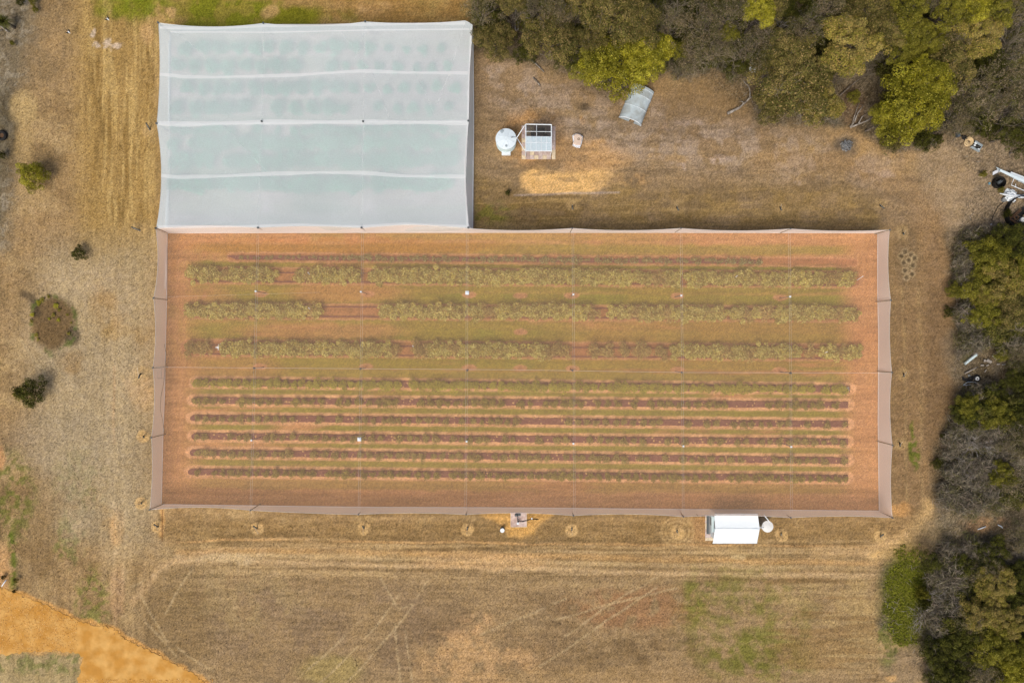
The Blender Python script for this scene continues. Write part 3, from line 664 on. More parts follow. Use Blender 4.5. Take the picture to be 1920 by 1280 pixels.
for x, y in ((288,559),(287,689),(284,820),(281,955),(292,428),(470,956),(672,964),(874,964),(1075,966),(1281,968),(1482,970),(1673,970),(1073,428),(1277,428),(1482,429),(1668,431),(1670,563),(1672,698),(1673,834)):
    a = W(x, y, NZ); gx_ = 960+(x-960)/1.038+ (1.5 if x < 400 else -1.5 if x > 1640 else 0); gy_ = 640+(y-640)/1.038
    mb = MB(); mb.tube([G(gx_, gy_, -.1), a+Vector((0, 0, .1))], .06, 8); o = mb.build('post', m_postw, e2, True)
    k = MB(); k.cyl(a+Vector((0, 0, .08)), .1, .06, 10); k.build('cap', m_steel, o)
# little gate in the left wall: a leaf of two clear panels in a pale frame
def on_left(px, py, off=-.05):
    """point of the left wall that is seen at px,py"""
    i = int(np.argmin(abs(L2[:, 1]-py))); xt = L2[i, 0]; xb = np.interp(py, [437,560,640,740,817,945], [314,313,311,309,306,303]); t = (px-xt)/(xb-xt)
    z = NZ*(1-t); return W(px, py, z)+Vector((off, 0, 0))
gate = MB(); g4 = [on_left(296, 690), on_left(310, 690), on_left(310, 709.5), on_left(296, 709)]
for i in range(4): gate.tube([g4[i], g4[(i+1) % 4]], .05, 6)
gate.tube([g4[0].lerp(g4[1], .45), g4[3].lerp(g4[2], .45)], .07, 6); gd = gate.build('gate_frame', m_galv, e2)
# hanging hose along the left wall
hz_ = MB(); hz_.tube([on_left(307,645,.1), on_left(310,663,.1), on_left(308,688,.1), on_left(306,715,.1), on_left(300,745,.1), on_left(299,768,.1), on_left(304,790,.1), on_left(307,815,.1)], .025, 5); hz_.build('hanging_cord', m_steel, e2, True)
# doorway flaps in the bottom wall near the shed
fl = MB()
for a, b in (((1273,955),(1281,967)), ((1300,958),(1308,966)), ((1464,958),(1481,969)), ((1650,958),(1672,969)), ((303,945),(281,955)), ((315,437),(293,428)), ((1645,437),(1668,431))):
    fl = MB(); fl.tube([G(*a, .1), W(*b, NZ-.05)], .045, 5); fl.build('corner_stay', m_wood, e2, True)
pz = MB(); pz.tube([G(313,460,.16), G(311,541,.16)], .085, 8); pz.build('ground_pipe', m_pvc, e2, True)

e1 = thing('shade_net_enclosure', (0, 0, 0), 'opaque pale blue-white net stretched over fruit shrubs at the top left', 'net enclosure')
T1 = edge([(297,43),(494,44),(685,41),(872,39),(886,47)], [(0,7),(0,6),(0,4),(1,0)])
B1 = edge([(293,428),(484,427),(678,427),(878,427),(884,427)], [(0,-5),(0,-3),(0,-6),(0,0)])
L1 = edge([(297,43),(294,232),(293,428)], [(4,0),(9,0)])
R1 = edge([(886,47),(879,228),(879,427)], [(-2,0),(-8,0)])
roof('roof_net', T1, B1, L1, R1, 81, 61, m_netw, e1, True)
wall(T1, [(320,62),(500,60),(685,58),(887,56)], m_netws, e1, True)
wall(L1, [(320,62),(319,240),(318,330),(315,434)], m_netws, e1, True)
wall(R1, [(887,56),(888,228),(886,432)], m_netws, e1, True)
w_ = wall(B1, [(315,434),(680,435),(886,435)], m_netws, e1, True)
ribbon([(299,139),(345,144),(400,145),(480,143),(560,141),(610,137),(680,133),(760,136),(877,137)], 6, e1, 'seam_band', m_seam, True)
ribbon([(296,231),(340,233),(500,229),(680,229),(876,230)], 9, e1, 'seam_band', m_seam, True)
ribbon([(296,232),(340,233),(500,230),(680,228),(876,228)], 1.8, e1, 'seam_band', m_seam, True, .06)
ribbon([(302,329),(330,332),(420,330),(500,326),(600,323),(680,324),(760,330),(873,331)], 7, e1, 'seam_band', m_seam, True)
ribbon([(297,425),(484,424),(560,421),(678,425),(760,419),(880,425)], 5, e1, 'seam_band', m_seam, True)
ribbon([(320,60),(500,61),(640,58),(700,56),(880,55)], 2.5, e1, 'seam_band', m_seam, True)
ribbon([(300,52),(400,54),(494,49),(685,46),(872,44)], 5, e1, 'seam_band', m_seam, True)
ribbon([(884,50),(879,140),(877,228),(872,320),(872,340),(877,425)], 3.5, e1, 'seam_band', m_seam, True)
for x0, x1, x2 in ((494,491,483),(685,681,678)):
    for o_ in (-.9, .9): ribbon([(x0+o_,46),(x1+o_,228),(x2+o_,424)], .7, e1, 'seam_band', m_crease, True, .02)
for cr in ([(872,44),(845,130),(820,195)], [(666,112),(676,80),(684,50)], [(640,60),(700,140),(730,220)], [(770,120),(800,180),(815,218)], [(420,236),(470,290),(500,320)], [(330,60),(380,100),(400,138)]): ribbon(cr, 1.2, e1, 'crease', m_crease, True, .025)
for x, y in ((491,228),(681,228),(878,227),(484,427),(678,427),(878,427)): pole(x, y, e1, 'dark')
for x, y in ((297,43),(494,44),(685,41),(294,232),(293,428)): pole(x, y, e1, 'dark')
for (x0, y0, x1, y1) in ((319,78,318,238),(317,330,312,434)):
    pz = MB(); pz.tube([G(x0, y0, .25), G(x1, y1, .25)], .11, 8); pz.build('ground_pipe', m_pvc, e1, True)
for a, b in (((301,236),(318,248)), ((303,262),(318,272)), ((303,244),(304,264)), ((300,46),(318,60))):
    fr = MB(); fr.tube([W(*a, NZ-.2), G(*b, .2)], .035, 5); fr.build('brace', m_steel, e1, True)

# stay posts around the nets with their guy wires
WHERE = ['furthest left below the netted field', 'second from the left below the netted field', 'third from the left below the netted field, left of the concrete slab', 'just right of the concrete slab with the pump', 'just left of the white gable shed, in worn rings', 'just right of the beige tank by the shed', 'below the bottom right corner of the net',
  'below the bottom left corner of the net', 'beside the left wall near its bottom corner', 'in a pale disc by the left wall, level with the fourth narrow bed', 'beside the small gate in the left wall', 'level with the joint of the two nets, on the left', 'beside the left wall of the white net',
  'nearest the orange sand patch', 'second from left in the strip above the netted field', 'third from left in the strip above the netted field', 'furthest right in the strip above the netted field',
  'outside the right wall near its middle', 'outside the top right corner of the net', 'outside the right wall, lower part']
TOPS = [(470,956),(672,964),(874,964),(1075,966),(1281,968),(1482,970),(1673,970),(281,955),(281,955),(284,820),(287,689),(292,428),(294,232),(1073,428),(1277,428),(1482,429),(1668,431),(1672,698),(1668,431),(1673,834)]
for i, (x, y, tx, ty) in enumerate(ANCH):
    b = G(x, y); t = thing('stay_post', (b.x, b.y, 0), 'slanting post '+WHERE[i], 'post', 'stay posts round the nets')
    d = Vector((b.x, b.y, 0)); k = (Vector(((tx-960)*S, (640-ty)*S, 0))-d); k.normalize()
    mb = MB(); top = -k*.62+Vector((0, 0, .95)); mb.tube([(0, 0, -.1), top], .1, 10); mb.build('post', m_postw, t, True)
    mb = MB(); a = W(tx, ty, NZ-.05)-d; mb.tube([top*.8, a], .012, 4); mb.build('guy_wire', m_rope, t)

# ------------------------------------------------------------------ planting beds and crop rows
for yl, yr, x0, x1, hw, lab in BEDS:
    up = [(x, rowy(yl, yr, x)-hw) for x in list(range(x0+6, x1-20, 30))+[x1-4]]; dn = [(x, rowy(yl, yr, x)+hw) for x in [x1-4]+list(range(x1-20, x0+4, -30))+[x0+5]]
    pts = [(x0+1, rowy(yl, yr, x0)-2), (x0+1, rowy(yl, yr, x0)+3)]
    o = flat_sheet('weed_mat', rag_poly(up+dn+pts[::-1], .7, 4, x0), .05, m_mat, None, .06)
    tag(o, 'purple-brown mat of the '+lab.split(',')[0].replace('beside the small white-capped posts','beside the white-capped posts')+(', '+lab.split(',')[1].strip() if len(lab.split()) < 11 and ',' in lab else ''), 'weed mat', 'weed mats in the narrow rows')
for yl, yr, x0, x1, offs, lab in ((482,492,424,1432,(0,),'thin strip of dark mat under the seedlings along the top of the field'), (516,524,368,1600,(-6,11),'a'), (583,589,360,1600,(-9,9),'b'), (652,661,356,1606,(-6,11),'c')):
    for of in offs:
        w_ = 4.0 if len(offs) == 1 else 1.2
        up = [(x, rowy(yl, yr, x)+of-w_) for x in range(x0, x1, 30)]; dn = [(x, rowy(yl, yr, x)+of+w_) for x in range(x1, x0, -30)]
        o = flat_sheet('mat_strip', rag_poly(up+dn, .6, 4, int(x0+of)), .045, m_mat, None, .05)
        if len(offs) == 1: tag(o, lab, 'weed mat', 'weed mats in the narrow rows')
        else:
            side = 'upper' if of < 0 else 'lower'; nm = {'a': 'topmost', 'b': 'middle', 'c': 'lowest'}[lab]
            tag(o, 'thin dark mat edge along the %s side of the %s broad hedge row' % (side, nm), 'weed mat', 'mat edges of the broad rows')
# crop plants
HEDGE = P_((172,154,70),(154,138,60),(186,168,84),(150,126,64)); ROWG = P_((164,152,44),(148,138,40),(176,164,56)); ROWD = P_((138,124,50),(120,108,42),(150,136,58)); ROWS_ = P_((150,132,64),(130,112,54),(162,144,74))
TEAL = P_((84,178,142),(68,158,128),(102,192,152))
def bush_me(name, seed, pal, r, h, ncl, clr, nlf, lsz, tips, m=None):
    return crown_mesh(name, seed, r, h, ncl, clr, nlf, lsz, pal, inner=.1, tips=tips, tipf=.3, mats=m or m_leaf2, jitter=.8, asp=.4)[0]
hedge_v = [bush_me('hedge_leaves', 300+i, HEDGE, 1.0, 1.2, 36, .36, 34, .145, L(206,190,112)) for i in range(6)]
hedgeb_v = [bush_me('thin_hedge_leaves', 320+i, P_((164,134,72),(150,118,68),(170,144,78)), .95, 1.2, 30, .36, 24, .13, L(190,164,100)) for i in range(3)]
rowg_v = [bush_me('bright_row_leaves', 340+i, ROWG, .52, .8, 18, .26, 44, .085, L(166,156,60)) for i in range(5)]
rowd_v = [bush_me('dark_row_leaves', 360+i, ROWD, .50, .8, 17, .25, 34, .085, L(140,124,56)) for i in range(5)]
rows_v = [bush_me('sage_row_leaves', 380+i, ROWS_, .42, .6, 13, .22, 30, .08, L(156,140,80)) for i in range(5)]
teal_v = [bush_me('net_shrub_leaves', 400+i, TEAL, .8, 1.4, 26, .36, 40, .13, L(90,120,84)) for i in range(4)]
rr = random.Random(77)
def plant(name, me, px, py, sc, label, group, cat='bush', zsc=.72):
    p = G(px, py, 0.02); o = link(name, me); o.location = p; o.scale = (sc, sc, sc*zsc); o.rotation_euler = (0, 0, rr.uniform(0, 6.28)); tag(o, label, cat, group); return o
BG = [((516,524), [(362,520,1),(520,556,.0),(556,672,1),(672,704,.1),(704,842,1),(842,1276,1),(1276,1284,.2),(1284,1600,.92)], 'topmost'),
      ((582,589), [(356,610,1),(610,716,.0),(716,1098,1),(1098,1140,.4),(1140,1603,.95)], 'middle'),
      ((653,661), [(356,400,.6),(400,418,0),(418,735,1),(735,800,.6),(800,1030,1),(1030,1170,.55),(1170,1265,.6),(1265,1500,1),(1500,1545,.4),(1545,1612,1)], 'lowest')]
for (yl, yr), segs, nm in BG:
    x = segs[0][0]+6
    while x < segs[-1][1]-4:
        dens = ([s_[2] for s_ in segs if s_[0] <= x < s_[1]] or [0])[0]
        if rr.random() < dens:
            full = dens > .7 and rr.random() < .86
            plant('hedge_bush', rr.choice(hedge_v if full else hedgeb_v), x, rowy(yl, yr, x)+rr.uniform(-2, 2), rr.uniform(.84, 1.04), 'full olive bush in the %s of the three broad hedge rows under the rose net' % nm, 'bushes of the %s broad hedge row' % nm)
        x += rr.uniform(12.5, 15.5)
rowspec = [(716,729,rowg_v,15.5,.98,1.05,'yellow-green bush in the bright row, topmost of the six narrow rows','bushes of the bright narrow row'),
           (750,759,rowd_v,17,.82,1.0,'dark green bush in the second narrow row from the top','bushes of the second narrow row'),
           (783,795,rows_v,17,.84,1.05,'small sage bush in the third narrow row from the top','bushes of the third narrow row'),
           (817,828,rows_v,17,.86,1.05,'small sage bush in the narrow row beside the white-capped posts, third from the bottom','bushes of the fourth narrow row'),
           (848,863,rows_v,17,.88,1.1,'small sage bush in the second narrow row from the bottom','bushes of the fifth narrow row'),
           (884,896,rowd_v,16.5,.93,.95,'olive bush in the lowest narrow row nearest the shed','bushes of the lowest narrow row')]
cand = []
for ri, (yl, yr, var, sp, dens, scb, lab, grp) in enumerate(rowspec):
    x = 372
    gapped = 0
    while x < 1586:
        dd = dens if x > 1050 else dens-.06
        if ri in (2, 3) and 940 < x < 1240: dd -= .2
        if rr.random() < dd: cand.append((scb*rr.uniform(.74, 1.12)*(1.1 if ri == 0 else 1), x, rowy(yl, yr, x)+rr.uniform(.2, 2.6), rr.choice(var), lab, grp))
        x += sp*rr.uniform(.8, 1.15)
cand.sort(key=lambda c: -c[0])
for sc_, x, y, me, lab, grp in cand[:300]: plant('berry_bush', me, x, y, sc_, lab, grp)
def merge_stuff(name, items, label=None):
    V = []; F = []; T = []; k = 0
    for me, px, py, sc_, rot in items:
        n = len(me.vertices); v = np.empty(n*3, np.float32); me.vertices.foreach_get('co', v); v = v.reshape(-1, 3)*sc_
        a = rot; v = np.stack([v[:, 0]*math.cos(a)-v[:, 1]*math.sin(a), v[:, 0]*math.sin(a)+v[:, 1]*math.cos(a), v[:, 2]], 1)+np.array(G(px, py, .02))
        c = np.empty(n*4, np.float32); me.color_attributes['tint'].data.foreach_get('color', c)
        V.append(v); T.append(c.reshape(-1, 4)[:, :3]); F.append(np.arange(n).reshape(-1, 4)+k); k += n
    me = np_mesh(name, np.concatenate(V), np.concatenate(F), np.concatenate(T), [m_leaf2]); o = link(name, me); return tag(o, label, None, None, 'stuff')
merge_stuff('small_berry_bushes', [(me, x, y, s_, rr.uniform(0, 6)) for s_, x, y, me, _, _ in cand[300:]])
# seedlings of the top strip and weeds/straw on the mats: too small and many to count
seed_me = [bush_me('seedling_leaves', 440+i, P_((132,112,62),(146,126,72),(118,104,60)), .3, .35, 8, .16, 16, .07, L(150,150,100)) for i in range(3)]
it = [(rr.choice(seed_me), x+rr.uniform(-4, 4), rowy(482, 492, x)+rr.uniform(-2.5, 2.5), rr.uniform(.6, 1.4)*(1.1 if x > 640 else .7), rr.uniform(0, 6)) for x in np.arange(450, 1432, 8)]
merge_stuff('seedlings', it)
straw = MB()
for yl, yr, x0, x1, hw, _ in BEDS:
    for k in range(150):
        x = rr.uniform(x0+6, x1-6); y = rowy(yl, yr, x)+rr.uniform(-hw, hw); p = G(x, y, .06); q = rr.uniform(.04, .16)
        straw.add([p+Vector((q*math.cos(a)*rr.uniform(.6, 1.3), q*math.sin(a)*rr.uniform(.6, 1.3), 0)) for a in (0, 1.1, 2.1, 3.2, 4.2, 5.2)]+[p+Vector((0, 0, q*.5))], [(i, (i+1) % 6, 6) for i in range(6)])
tag(straw.build('loose_straw', mat('straw', L(206,158,104), .95, .2, 5), None), kind='stuff')
# shrubs below the white net
for yr0, xs, nm in ((94, [352,386,417,449,482,506,541,571,604,632,668,695,731,762,795,826], 'topmost'), (128, [337,370,400,433,465,493,524,555,622,652,681,713,746,780,811,842], 'second'),
                    (168, [357,385,416,446,480,509,539,571,600,632,664,693,728,760,791,820,852], 'third'), (205, [336,371,402,430,461,524,554,587,618,648,710,745,775,806,842], 'fourth')):
    for x in xs:
        big = 1.0 if x < 640 else rr.uniform(.55, .85)
        plant('net_shrub', rr.choice(teal_v), x+rr.uniform(-2, 2), yr0+rr.uniform(-3, 3), big*rr.uniform(.9, 1.15), 'round separate shrub seen dimly through the white net, %s row from the top' % nm, 'separate shrubs in the %s row under the white net' % nm, 'shrub')
for yr0, s_, x0, x1, nm in ((246, .7, 332, 840, 'upper edge'), (270, 1.0, 330, 850, 'second'), (303, 1.1, 330, 850, 'third'), (347, 1.15, 334, 845, 'lowest')):
    x = x0
    while x < x1:
        if rr.random() < .9: plant('net_hedge_shrub', rr.choice(teal_v), x, yr0+rr.uniform(-4, 4), s_*rr.uniform(.8, 1.2), 'dense shrub in the %s hedge row, lower half of white net' % nm, 'hedge shrubs in the %s row under the white net' % nm, 'shrub')
        x += rr.uniform(14, 20)

# small row-end stakes and irrigation fittings inside the net
for i, (x, y, l_) in enumerate(((1607,522,'white stake at the right end of the topmost broad row'), (777,650,'white stake standing in the lowest broad row, left of centre'), (1541,661,'white stake near the right end of the lowest broad row'), (584,515,'white stake in the left part of the topmost broad row'), (585,580,'white stake in the left part of the middle broad row'), (1375,521,'white stake in the right part of the topmost broad row'))):
    mb = MB(); mb.tube([G(x, y+3, 0), G(x, y+3, 1.5)+Vector((0, .35, 0))], .04, 6); mb.cyl(G(x, y+3, 1.45)+Vector((0, .35, 0)), .06, .06, 8); o = mb.build('stake', m_pvc); tag(o, l_, 'stake', 'white stakes in the broad rows')
t = MB(); p = G(413, 651, .5); t.tube([p+Vector((-.4, 0, -.5)), p+Vector((-.35, 0, .1)), p+Vector((.4, .1, .1))], .06, 6); t.tube([p+Vector((0, -.35, .1)), p+Vector((.05, .4, .1))], .06, 6); t.tube([p+Vector((.3, -.5, .1)), p+Vector((.3, .5, .1))], .03, 6); t.cyl(p+Vector((0, 0, .05)), .16, .2, 12)
tag(t.build('valve_assembly', m_pvc), 'white pipe valve standing in the gap near the left end of the lowest broad row', 'valve')
for i, (a, b, l_) in enumerate((((1590,729),(1604,729),'small grey mat offcut at the right end of the bright narrow row'),)):
    o = flat_sheet('mat_patch', rag_poly([(1585,725),(1592,724),(1592,733),(1585,733)], .5, 2, 5), .07, m_grey, None, .02); tag(o, l_, 'weed mat')

# ------------------------------------------------------------------ trees and bush
TREES = [
 (905,22,40,'brown',8,'thin grey-green tree at the top edge above the white net corner'),(928,78,40,'olive',6,'dull olive tree crowding the top right corner of the white net'),
 (962,14,30,'olive',9,'small olive tree at the top edge over the bent grey pipe'),(1035,66,56,'olive',8,'broad olive tree with pinkish twiggy top beside the lime-green tree'),(1040,35,36,'brown',9,'pinkish-grey twiggy crown behind the broad olive tree'),
 (1000,6,34,'brown',9,'grey-brown tree cut by the top edge, right of the bent pipe'),(1085,12,40,'olive',9,'dark olive tree at the top edge above the lime-green tree'),
 (1150,28,58,'olive',10,'large mottled olive tree directly behind the lime-green tree'),(1195,55,44,'olive',10,'tall olive crown leaning over the upper right of the lime-green tree'),(1115,75,36,'olive',7,'olive crown tucked left of the lime-green tree top'),
 (1152,124,64,'bright',6.2,'lime-green tree spreading beside the curved iron shelter'),(1212,108,50,'bright',6.8,'yellow-green tree right above the curved iron shelter'),(1110,125,40,'green',5.5,'darker green low tree left of the lime-green tree'),
 (1255,52,40,'brown',8,'rusty-brown dry tree right of the lime-green tree'),(1275,12,44,'bare',9,'bare white-limbed tree at the top edge'),(1325,42,46,'brown',9,'grey-brown feathery tree at the top, right of the bare white one'),
 (1300,100,38,'brown',7,'sparse buff tree with pale branches left of the dim clearing'),(1345,85,40,'brown',7,'buff tree above the dim clearing'),(1372,22,46,'brown',9,'grey feathery tree at the top edge near the lone lime tuft'),(1283,128,30,'brown',5,'low buff tree on the edge of the leaf-strewn clearing'),
 (1268,100,20,'green',5,'small green tuft between buff trees right of the lime-green tree'),(1360,70,20,'green',7,'small yellow-green tuft among grey crowns'),(1418,30,32,'bright',9,'lone lime tuft tree near the top edge right of centre'),
 (1440,12,38,'olive',9,'olive tree at the top edge behind the lone lime tuft'),(1468,38,44,'bare',9,'bare grey tree at the top, left of the golden tree'),(1415,90,46,'brown',8,'brown-grey tree above the white crumpled sheet'),
 (1450,120,40,'olive',7,'olive crown shading the low dark shelter'),(1505,60,42,'brown',9,'brown tree between the bare grey tree and the golden tree'),(1490,165,72,'olive',8,'very large olive tree with orange tips at the edge of the clearing'),
 (1475,105,50,'olive',8,'rust-tipped olive crown above the very large olive tree'),(1530,190,44,'gold',7,'golden right shoulder crown beside the very large olive tree'),(1445,200,36,'olive',5.5,'low olive crown beside the fallen forked log'),(1590,90,60,'gold',9,'big golden-olive domed tree alone above the bare soil gap'),(1550,12,42,'brown',9,'brown tree at the top edge above the golden tree'),
 (1622,16,44,'olive',9,'olive tree at the top edge right of the golden tree'),(1650,62,38,'olive',8,'rounded olive tree touching the golden tree on its right'),(1690,25,46,'green',9,'mid-green tree at the top edge, second right of the golden tree'),
 (1688,98,34,'green',7,'compact green crown right of the golden tree'),(1715,75,34,'green',8,'narrow green crown up right of the compact green one'),(1735,12,32,'brown',9,'grey tree at the top edge between two green ones'),
 (1700,205,68,'bright',7.5,'lime-green cauliflower-shaped tree at the bush edge by the ash heap'),(1730,158,44,'bright',8.5,'lime-green upper crown rising behind the cauliflower-shaped tree'),(1658,225,34,'bright',6,'small lime-green crown at the left foot of the cauliflower-shaped tree'),
 (1775,22,46,'green',10,'yellow-green tree at the top edge towards the right corner'),(1808,14,38,'bright',10,'bright yellow-green tree at the top edge near the right corner'),(1845,18,44,'green',10,'green-grey tree at the top, two from the right corner'),
 (1830,70,46,'gold',9,'pale golden tree with pinkish twigs near the top right corner'),(1785,75,40,'brown',8,'grey-brown tree left of the pale golden one'),(1775,125,44,'olive',8,'olive tree above the twiggy grey thicket'),
 (1740,85,34,'green',7,'green-brown crown with gaps, left of the grey-brown tree'),(1895,18,50,'brown',10,'dark grey tree in the very top right corner'),(1905,80,42,'bare',8,'bare leaning tree at the right edge near the top'),
 (1885,140,52,'brown',8,'pink-tipped brown tree at the right edge'),(1830,185,58,'brown',7,'wide twiggy grey-brown tree above the yellow hose coil'),(1900,205,52,'brown',8,'grey-brown tree on the right edge above the dark hollow'),
 (1790,215,44,'brown',6,'low grey thicket tree right of the cauliflower-shaped tree'),(1730,262,22,'dark',2.4,'dark low shrub below the cauliflower-shaped tree'),(1678,262,22,'olive',2.5,'olive shrub right of the ash heap'),(1756,262,14,'dark',2.2,'tiny dark shrub left of the yellow hose coil'),
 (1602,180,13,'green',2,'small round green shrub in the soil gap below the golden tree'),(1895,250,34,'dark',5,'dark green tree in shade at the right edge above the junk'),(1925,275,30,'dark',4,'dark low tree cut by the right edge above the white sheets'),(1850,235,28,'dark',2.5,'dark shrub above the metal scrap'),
 (1855,480,46,'green',6,'green tree with several round tufts, at the top of the right-hand bush'),(1900,455,44,'dark',6.5,'dark green tree under the round junk tank'),(1885,530,52,'gold',7,'golden-green tree in the right-hand bush'),(1835,540,34,'green',5,'green crown left of the golden-green tree'),(1788,545,17,'green',3.2,'single small green tree standing left of the right-hand bush'),
 (1830,455,26,'dark',3,'dark shrub at the upper tip of the right-hand bush'),(1915,510,40,'green',7,'green tree on the right edge beside the golden-green one'),(1845,585,36,'green',5,'green crown at the lower left of the right-hand bush'),(1900,580,42,'olive',6,'olive tree on the right edge below the golden-green one'),
 (1895,625,46,'bare',6,'bare grey tree on the right edge under the right-hand bush'),(1850,615,34,'bare',4.5,'pale dead tree with curved limbs above the white trough'),(1825,640,20,'dark',2.5,'dark shrub just above the white trough'),(1780,585,12,'dark',1.8,'tiny dark shrub left of the pale dead tree'),
 (1908,668,34,'brown',5,'grey twiggy tree right of the broken boards'),(1878,665,16,'green',3,'small green shrub right of the broken boards'),(1912,715,32,'dark',5,'dark tree on the right edge level with the tyre'),(1870,735,26,'dark',3.5,'dark shrub below the tyre'),
 (1812,772,34,'dark',4.5,'dark green tree at the left of the pair below the tyre'),(1812,762,26,'green',4.8,'green crown on top of the dark pair below the tyre'),(1868,775,36,'green',5,'green tree, right one of the pair below the tyre'),(1912,775,34,'dark',6,'dark green tree on the right edge right of the pair'),
 (1850,835,46,'bare',5.5,'grey bare tree in the tangle below the green pair'),(1905,830,40,'brown',6,'brown tree on the right edge in the grey tangle'),(1810,860,44,'bare',4.5,'white-limbed bare tree reaching left over the dark track edge'),(1890,870,52,'bare',6,'big bare tree with long pale limbs on the right edge'),(1775,822,12,'dark',1.6,'tiny dark shrub at the left tip of the grey tangle'),(1760,870,14,'dark',1.6,'low dark shrub left of the white-limbed bare tree'),
 (1900,915,44,'brown',6,'brown-green tree at the right edge below the big bare tree'),(1850,925,40,'bare',4,'dead tree with bleached curved limb in the litter'),(1800,918,18,'dark',2,'dark shrub left of the bleached curved limb'),(1880,890,28,'green',5,'faint green crown among the bare limbs'),
 (1860,1042,40,'dark',4,'dark green bushy tree in the open litter above the lower bush'),(1908,1010,40,'brown',5,'grey-brown tree at the right edge above the dark hole'),(1910,1078,36,'dark',6,'very dark tree at the right edge of the lower bush'),
 (1740,1052,24,'dark',2.6,'dark shrub at the top left of the lower bush'),(1755,1078,36,'bare',4,'grey leafless thicket at the top left of the lower bush'),(1800,1060,30,'dark',3.5,'dark green crown at the top of the lower bush'),(1850,1075,36,'brown',6,'pale grey-green tree at the top of the lower bush'),
 (1778,1115,46,'bare',5,'grey bare spreading tree in the lower bush'),(1730,1112,13,'green',2.4,'small bright green shrub at the edge of the green ground cover'),(1752,1104,10,'green',2.2,'tiny yellow-green shrub right of the small bright green one'),(1733,1128,15,'dark',2.2,'dark rounded shrub below the small bright green one'),
 (1868,1100,40,'gold',7,'pale yellow-tipped tree in the lower bush'),(1850,1145,44,'gold',7,'yellow-green tree with grey middle in the lower bush'),(1820,1165,36,'brown',6,'grey-topped tree left of the yellow-green one'),(1895,1165,38,'gold',7,'yellow-tipped tree at the right edge of the lower bush'),
 (1745,1152,34,'bare',4,'low grey bare tree right of the green ground cover'),(1800,1200,44,'dark',5,'dark green tree in the middle of the lower bush'),(1755,1225,36,'dark',4.5,'dark shrubby tree at the lower left of the lower bush'),(1865,1215,48,'green',6.5,'green tree with yellow tufts near the lower right corner'),
 (1910,1225,42,'green',7,'green tree on the right edge above the bottom corner'),(1905,1262,40,'bright',7,'bright green tree in the bottom right corner'),(1845,1262,46,'brown',6,'grey twiggy tree cut by the bottom edge near the right corner'),(1790,1262,44,'dark',5,'dark green tree cut by the bottom edge'),(1758,1270,26,'dark',3.5,'dark shrubby crown at the bottom edge, left end of the bush'),
 (1830,1130,34,'dark',4,'dark low crown between the pale trees of the lower bush'),(1895,1115,40,'dark',5,'dark crown behind the pale yellow-tipped tree'),(1820,1235,40,'bare',5,'bare branches over the dark trees at the bottom'),
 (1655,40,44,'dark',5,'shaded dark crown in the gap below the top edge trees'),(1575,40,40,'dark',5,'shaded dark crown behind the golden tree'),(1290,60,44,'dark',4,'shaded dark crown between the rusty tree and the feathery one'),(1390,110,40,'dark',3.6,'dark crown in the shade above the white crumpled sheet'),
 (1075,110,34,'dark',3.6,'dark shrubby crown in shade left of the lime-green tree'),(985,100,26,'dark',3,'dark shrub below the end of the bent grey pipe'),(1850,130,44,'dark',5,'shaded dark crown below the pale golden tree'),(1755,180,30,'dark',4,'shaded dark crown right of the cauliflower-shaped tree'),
 (60,330,28,'bright',2.3,'round yellow-green shrub alone on the upper left grass'),(147,475,16,'dark',1.3,'small dark green tuft shrub on the left grass'),(56,735,32,'dark',2.3,'dense dark green round bush alone at the left'),(36,738,12,'green',1.6,'small paler shrub against the left side of the dense dark bush'),
 (37,4,8,'dark',1,'tiny dark shrub at the top left edge'),(60,2,8,'green',1,'tiny green shrub at the top left edge'),(65,17,6,'green',.8,'tiny green shrub near the top left corner by the litter edge'),(22,80,5,'green',.8,'very small green shrub below the spiky grass tree'),(2,290,8,'dark',1,'dark shrub cut by the left edge below the tyre'),
 (952,361,6,'dark',.7,'small green weed right of the white net'),(29,1088,5,'green',.8,'lime-green weed clump beside the orange track'),(26,1108,4,'dark',.6,'dark weed beside the orange track and the white pole'),(5,1082,5,'dark',.6,'low weeds left of the white pole'),(1845,326,7,'green',1,'small green weed left of the dark tub among the junk'),(1878,355,6,'green',1,'small green weed between the dark tub and white pipes'),(1890,400,9,'dark',1.2,'green weed inside the round junk tank')]
for a in TREES: tree(*a)
# low plants on the mulch mound
for i, (x, y, s_) in enumerate(((74,567,7),(80,562,7),(92,556,6),(106,572,8),(101,590,7),(112,581,6),(62,590,7),(60,602,6),(127,590,5),(93,597,5),(130,625,6),(69,628,6),(110,600,5),(134,605,4),(72,636,5))):
    p = G(x, y, 0); o = link('low_plant', rowd_v[i % 5] if i % 3 else rowg_v[i % 4]); o.location = p; q = s_*S/1.0; o.scale = (q, q, q*.5); o.rotation_euler = (0, 0, i*1.3)
    tag(o, 'low green plant on the round brown mulch mound, '+('at its upper left edge','upper left, beside topmost','topmost of all','upper middle','in its upper half, right of centre','right of centre, upper','left rim, upper one','left rim, lower one','on its upper right rim','at its very centre','low on its right rim','low on its left rim','just right of the centre plant','halfway down its right rim','lowest on its left rim')[i], 'plant', 'low plants on the mulch mound')
